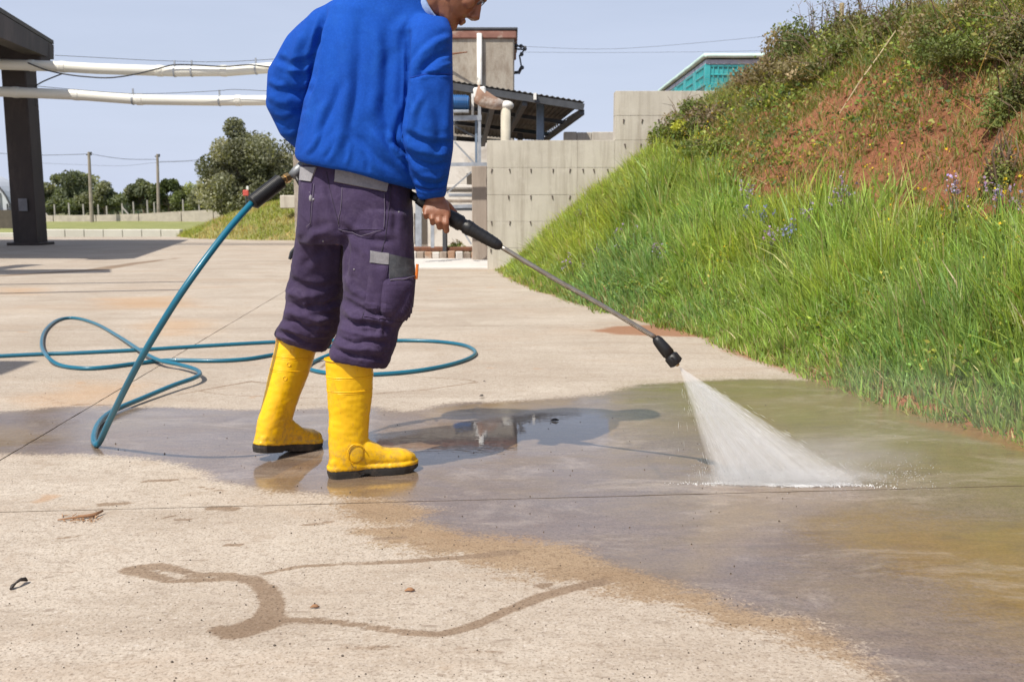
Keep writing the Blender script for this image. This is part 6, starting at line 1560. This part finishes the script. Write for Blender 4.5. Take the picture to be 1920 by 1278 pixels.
# single streaks of droplets flying in the fan
nd_ = 1500; ss_ = rng.normal(.5, .235, nd_); tt_ = rng.uniform(.10, 1.0, nd_) ** .8
E_ = np.array(la)[None, :] + (np.array(lb_) - np.array(la))[None, :] * ss_[:, None] - np.array(org)[None, :]
c_ = E_ * tt_[:, None] + np.array(nrm)[None, :] * rng.normal(0, .007, nd_)[:, None] * tt_[:, None]; dr_ = E_ / np.linalg.norm(E_, axis=1)[:, None]
L_d = rng.uniform(.003, .022, nd_)[:, None]; rd_ = rng.uniform(.00015, .00042, nd_)[:, None]; sx_ = np.cross(dr_, np.array(nrm)[None, :]); nn_ = np.tile(np.array(nrm)[None, :], (nd_, 1))
V_ = np.stack([c_ - dr_ * L_d, c_ + sx_ * rd_, c_ + nn_ * rd_, c_ - sx_ * rd_, c_ - nn_ * rd_, c_ + dr_ * L_d], 1) + np.array(org)
fb = np.array([[0, 2, 1], [0, 3, 2], [0, 4, 3], [0, 1, 4], [5, 1, 2], [5, 2, 3], [5, 3, 4], [5, 4, 1]]); lp_ = (fb[None] + (np.arange(nd_) * 6)[:, None, None]).reshape(-1)
SPRAY_STREAKS = (V_.reshape(-1, 3), lp_, np.full(nd_ * 8, 3))
# low mist blown off the strike line
def mist(c, r, dens, name='mist'):
    def dn(H):
        g = H.n('ShaderNodeTexGradient'); g.gradient_type = 'SPHERICAL'; H.l(H.vec, g.inputs[0])
        return H.math('MULTIPLY', H.math('MULTIPLY', H.rng(g.outputs['Fac'], 0, .7, 0, 1, True), H.rng(H.noise(2.2, 4, .6), .38, .68, .15, 1.4)), dens)
    m = vol_mat('mist_air', dn, .2); b = MB(); b.ball((0, 0, 0), 1.0, n=24, m=14)
    me = b.mesh(name); me.materials.append(m); o = link(bpy.data.objects.new(name, me)); o.location = c; o.scale = r
    return tag(o, 'thin white water mist drifting low over the wet concrete', 'mist', kind='stuff')
mist((1.0, 3.0, .06), (.42, .18, .10), 2.2); mist((1.35, 3.25, .14), (.85, .60, .28), .2); mist((.80, 2.885, .02), (.32, .05, .045), 24); mist((1.0, 2.90, .025), (.22, .06, .045), 14); mist((.86, 2.93, .06), (.32, .08, .10), 4)
# splash: droplets and froth along the strike line
mat_drop = Mat('water_drop'); mat_drop.set(color=(.9, .92, .95), rough=.05, trans=.6, ior=1.33); mat_drop = mat_drop.m
mat_froth = plain('froth', (.86, .87, .88), .5, bump=0)
ico = MB(); ico.ball((0, 0, 0), 1, n=6, m=4); bv, bf = np.array(ico.v), ico.f
def drops(name, n, fpos, frad, mat):
    V, Fq, S_ = [], [], []
    for k in range(n): p, r = fpos(), frad(); V.append(bv * r + np.array(p))
    off = 0; nvb = len(bv); loops = np.concatenate([np.concatenate([np.array(f) + k * nvb for f in bf]) for k in range(n)]); sizes = np.tile([len(f) for f in bf], n)
    return tag(link(bpy.data.objects.new(name, np_mesh(name, np.concatenate(V), loops, sizes, mat, smooth=True))), kind='stuff')
def pf():
    s_ = float(rng.normal(.46, .23)); q = la.lerp(lb_, s_); return (q.x + rng.normal(0, .004), q.y + rng.normal(0, .008) + .005 * math.sin(s_ * 9) + .003 * math.sin(s_ * 31), abs(rng.normal(0, .003)) + .0008)
drops('froth_line', 2600, pf, lambda: rng.uniform(.0006, .0020), mat_froth)
tag(link(bpy.data.objects.new('spray_droplets', np_mesh('spray_droplets', *SPRAY_STREAKS, mat_froth))), kind='stuff')
def pd():
    s_ = rng.uniform(-.1, 1.35); q = la.lerp(lb_, s_); h = abs(rng.normal(0, .035)); return (q.x + rng.normal(0, .03) + h * .3, q.y + rng.normal(.03, .05), h + .002)
drops('water_droplets', 1100, pd, lambda: rng.uniform(.0005, .0016), mat_drop)

# ================================================================ SMALL THINGS ON THE GROUND
def litter(name, pts, rads, mat, label, cat, flat=1.0, n=7):
    mb = MB(); mb.tube(pts, rads, n, flat=flat); return tag(mb.build(name, mat, smooth=True), label, cat)
mat_dleaf = plain('dead_leaf', (.27, .14, .07), .85, scale=40); mat_dkleaf = plain('dark_husk', (.035, .028, .025), .6, scale=40)
litter('seed_husk', [G(20, 1103, .004), G(24, 1097, .007), G(30, 1092, .012), G(38, 1086, .014), G(46, 1085, .010), (G(52, 1088, .006))], [.004, .007, .004, .006, .007, .002], mat_dkleaf, 'small dark curled seed husk on the dry concrete at the lower left', 'husk', .6)
litter('twig', [G(108, 974, .004), G(130, 971, .006), G(150, 968, .007), G(175, 965, .008), G(193, 957, .010)], [.002, .003, .004, .006, .003], mat_dleaf, 'short brown twig with debris lying near the joint at the left', 'twig', .7)
dl_ = empty('dry_debris', G(150, 972), 'flattened orange brown plant debris around the twig', 'debris')
mb = MB()
for k in range(26):
    p = G(rng.uniform(110, 185), rng.uniform(962, 978), .003); a = rng.uniform(0, 6.28); L0 = rng.uniform(.008, .03); mb.tube([p, p + V3(math.cos(a) * L0, math.sin(a) * L0, rng.uniform(.001, .006))], [.0016, .0006], 4)
mb.build('strands', plain('straw', (.42, .24, .12), .9, scale=30), dl_)
for (u, v, r, lab) in ((1040, 788, .010, 'small black leaf lying in the puddle'), (903, 742, .006, 'tiny dark curled leaf just above the puddle'), (768, 1107, .007, 'orange crumb on the dry concrete in the foreground'), (590, 1138, .006, 'small brown leaf scrap in the foreground'), (908, 715, .004, 'tiny black pebble on the dry concrete right of the hose loop')):
    c = G(u, v, .003); m_ = mat_dkleaf if 'black' in lab or 'dark' in lab else mat_dleaf; pts = [c + V3(-r * 1.6, 0, 0), c + V3(-r * .5, r * .3, .003), c + V3(r * .5, -r * .1, .004), c + V3(r * 1.7, r * .4, .001)]
    litter('leaf_scrap', pts, [r * .2, r * .6, r * .7, r * .15], m_, lab, 'leaf', .4)
# grit scattered over the concrete
def pg(): u, v = rng.uniform(-20, 1500), 700 + 600 * rng.uniform(0, 1) ** .8; g = G(u, v, .001); return (g.x, g.y, .001)
drops('concrete_grit', 450, pg, lambda: rng.uniform(.0006, .0022) if rng.uniform() < .97 else .003, plain('grit', (.09, .07, .055), .9, bump=0))
# creeping grass tufts over the pavement edge
x = []; 
for (u, v, n) in ((1040, 547, 160), (1075, 549, 120), (1130, 583, 60), (1250, 612, 60), (980, 520, 80), (1020, 532, 80)):
    g = G(u, v); x += [(g.x + rng.normal(0, .06), g.y + rng.normal(0, .1), .0) for _ in range(n)]
x = np.array(x); tag(blades('edge_grass', x, rng.uniform(.05, .13, len(x)), rng.uniform(.008, .014, len(x)), jitter((.19, .25, .05), len(x)), rng.uniform(.4, 1, len(x)), seg=2), kind='stuff')
print('tris', sum(sum(len(p.vertices) - 2 for p in o.data.polygons) if len(o.data.polygons) < 3000 else len(o.data.polygons) * 2 for o in scene.objects if o.type == 'MESH'))
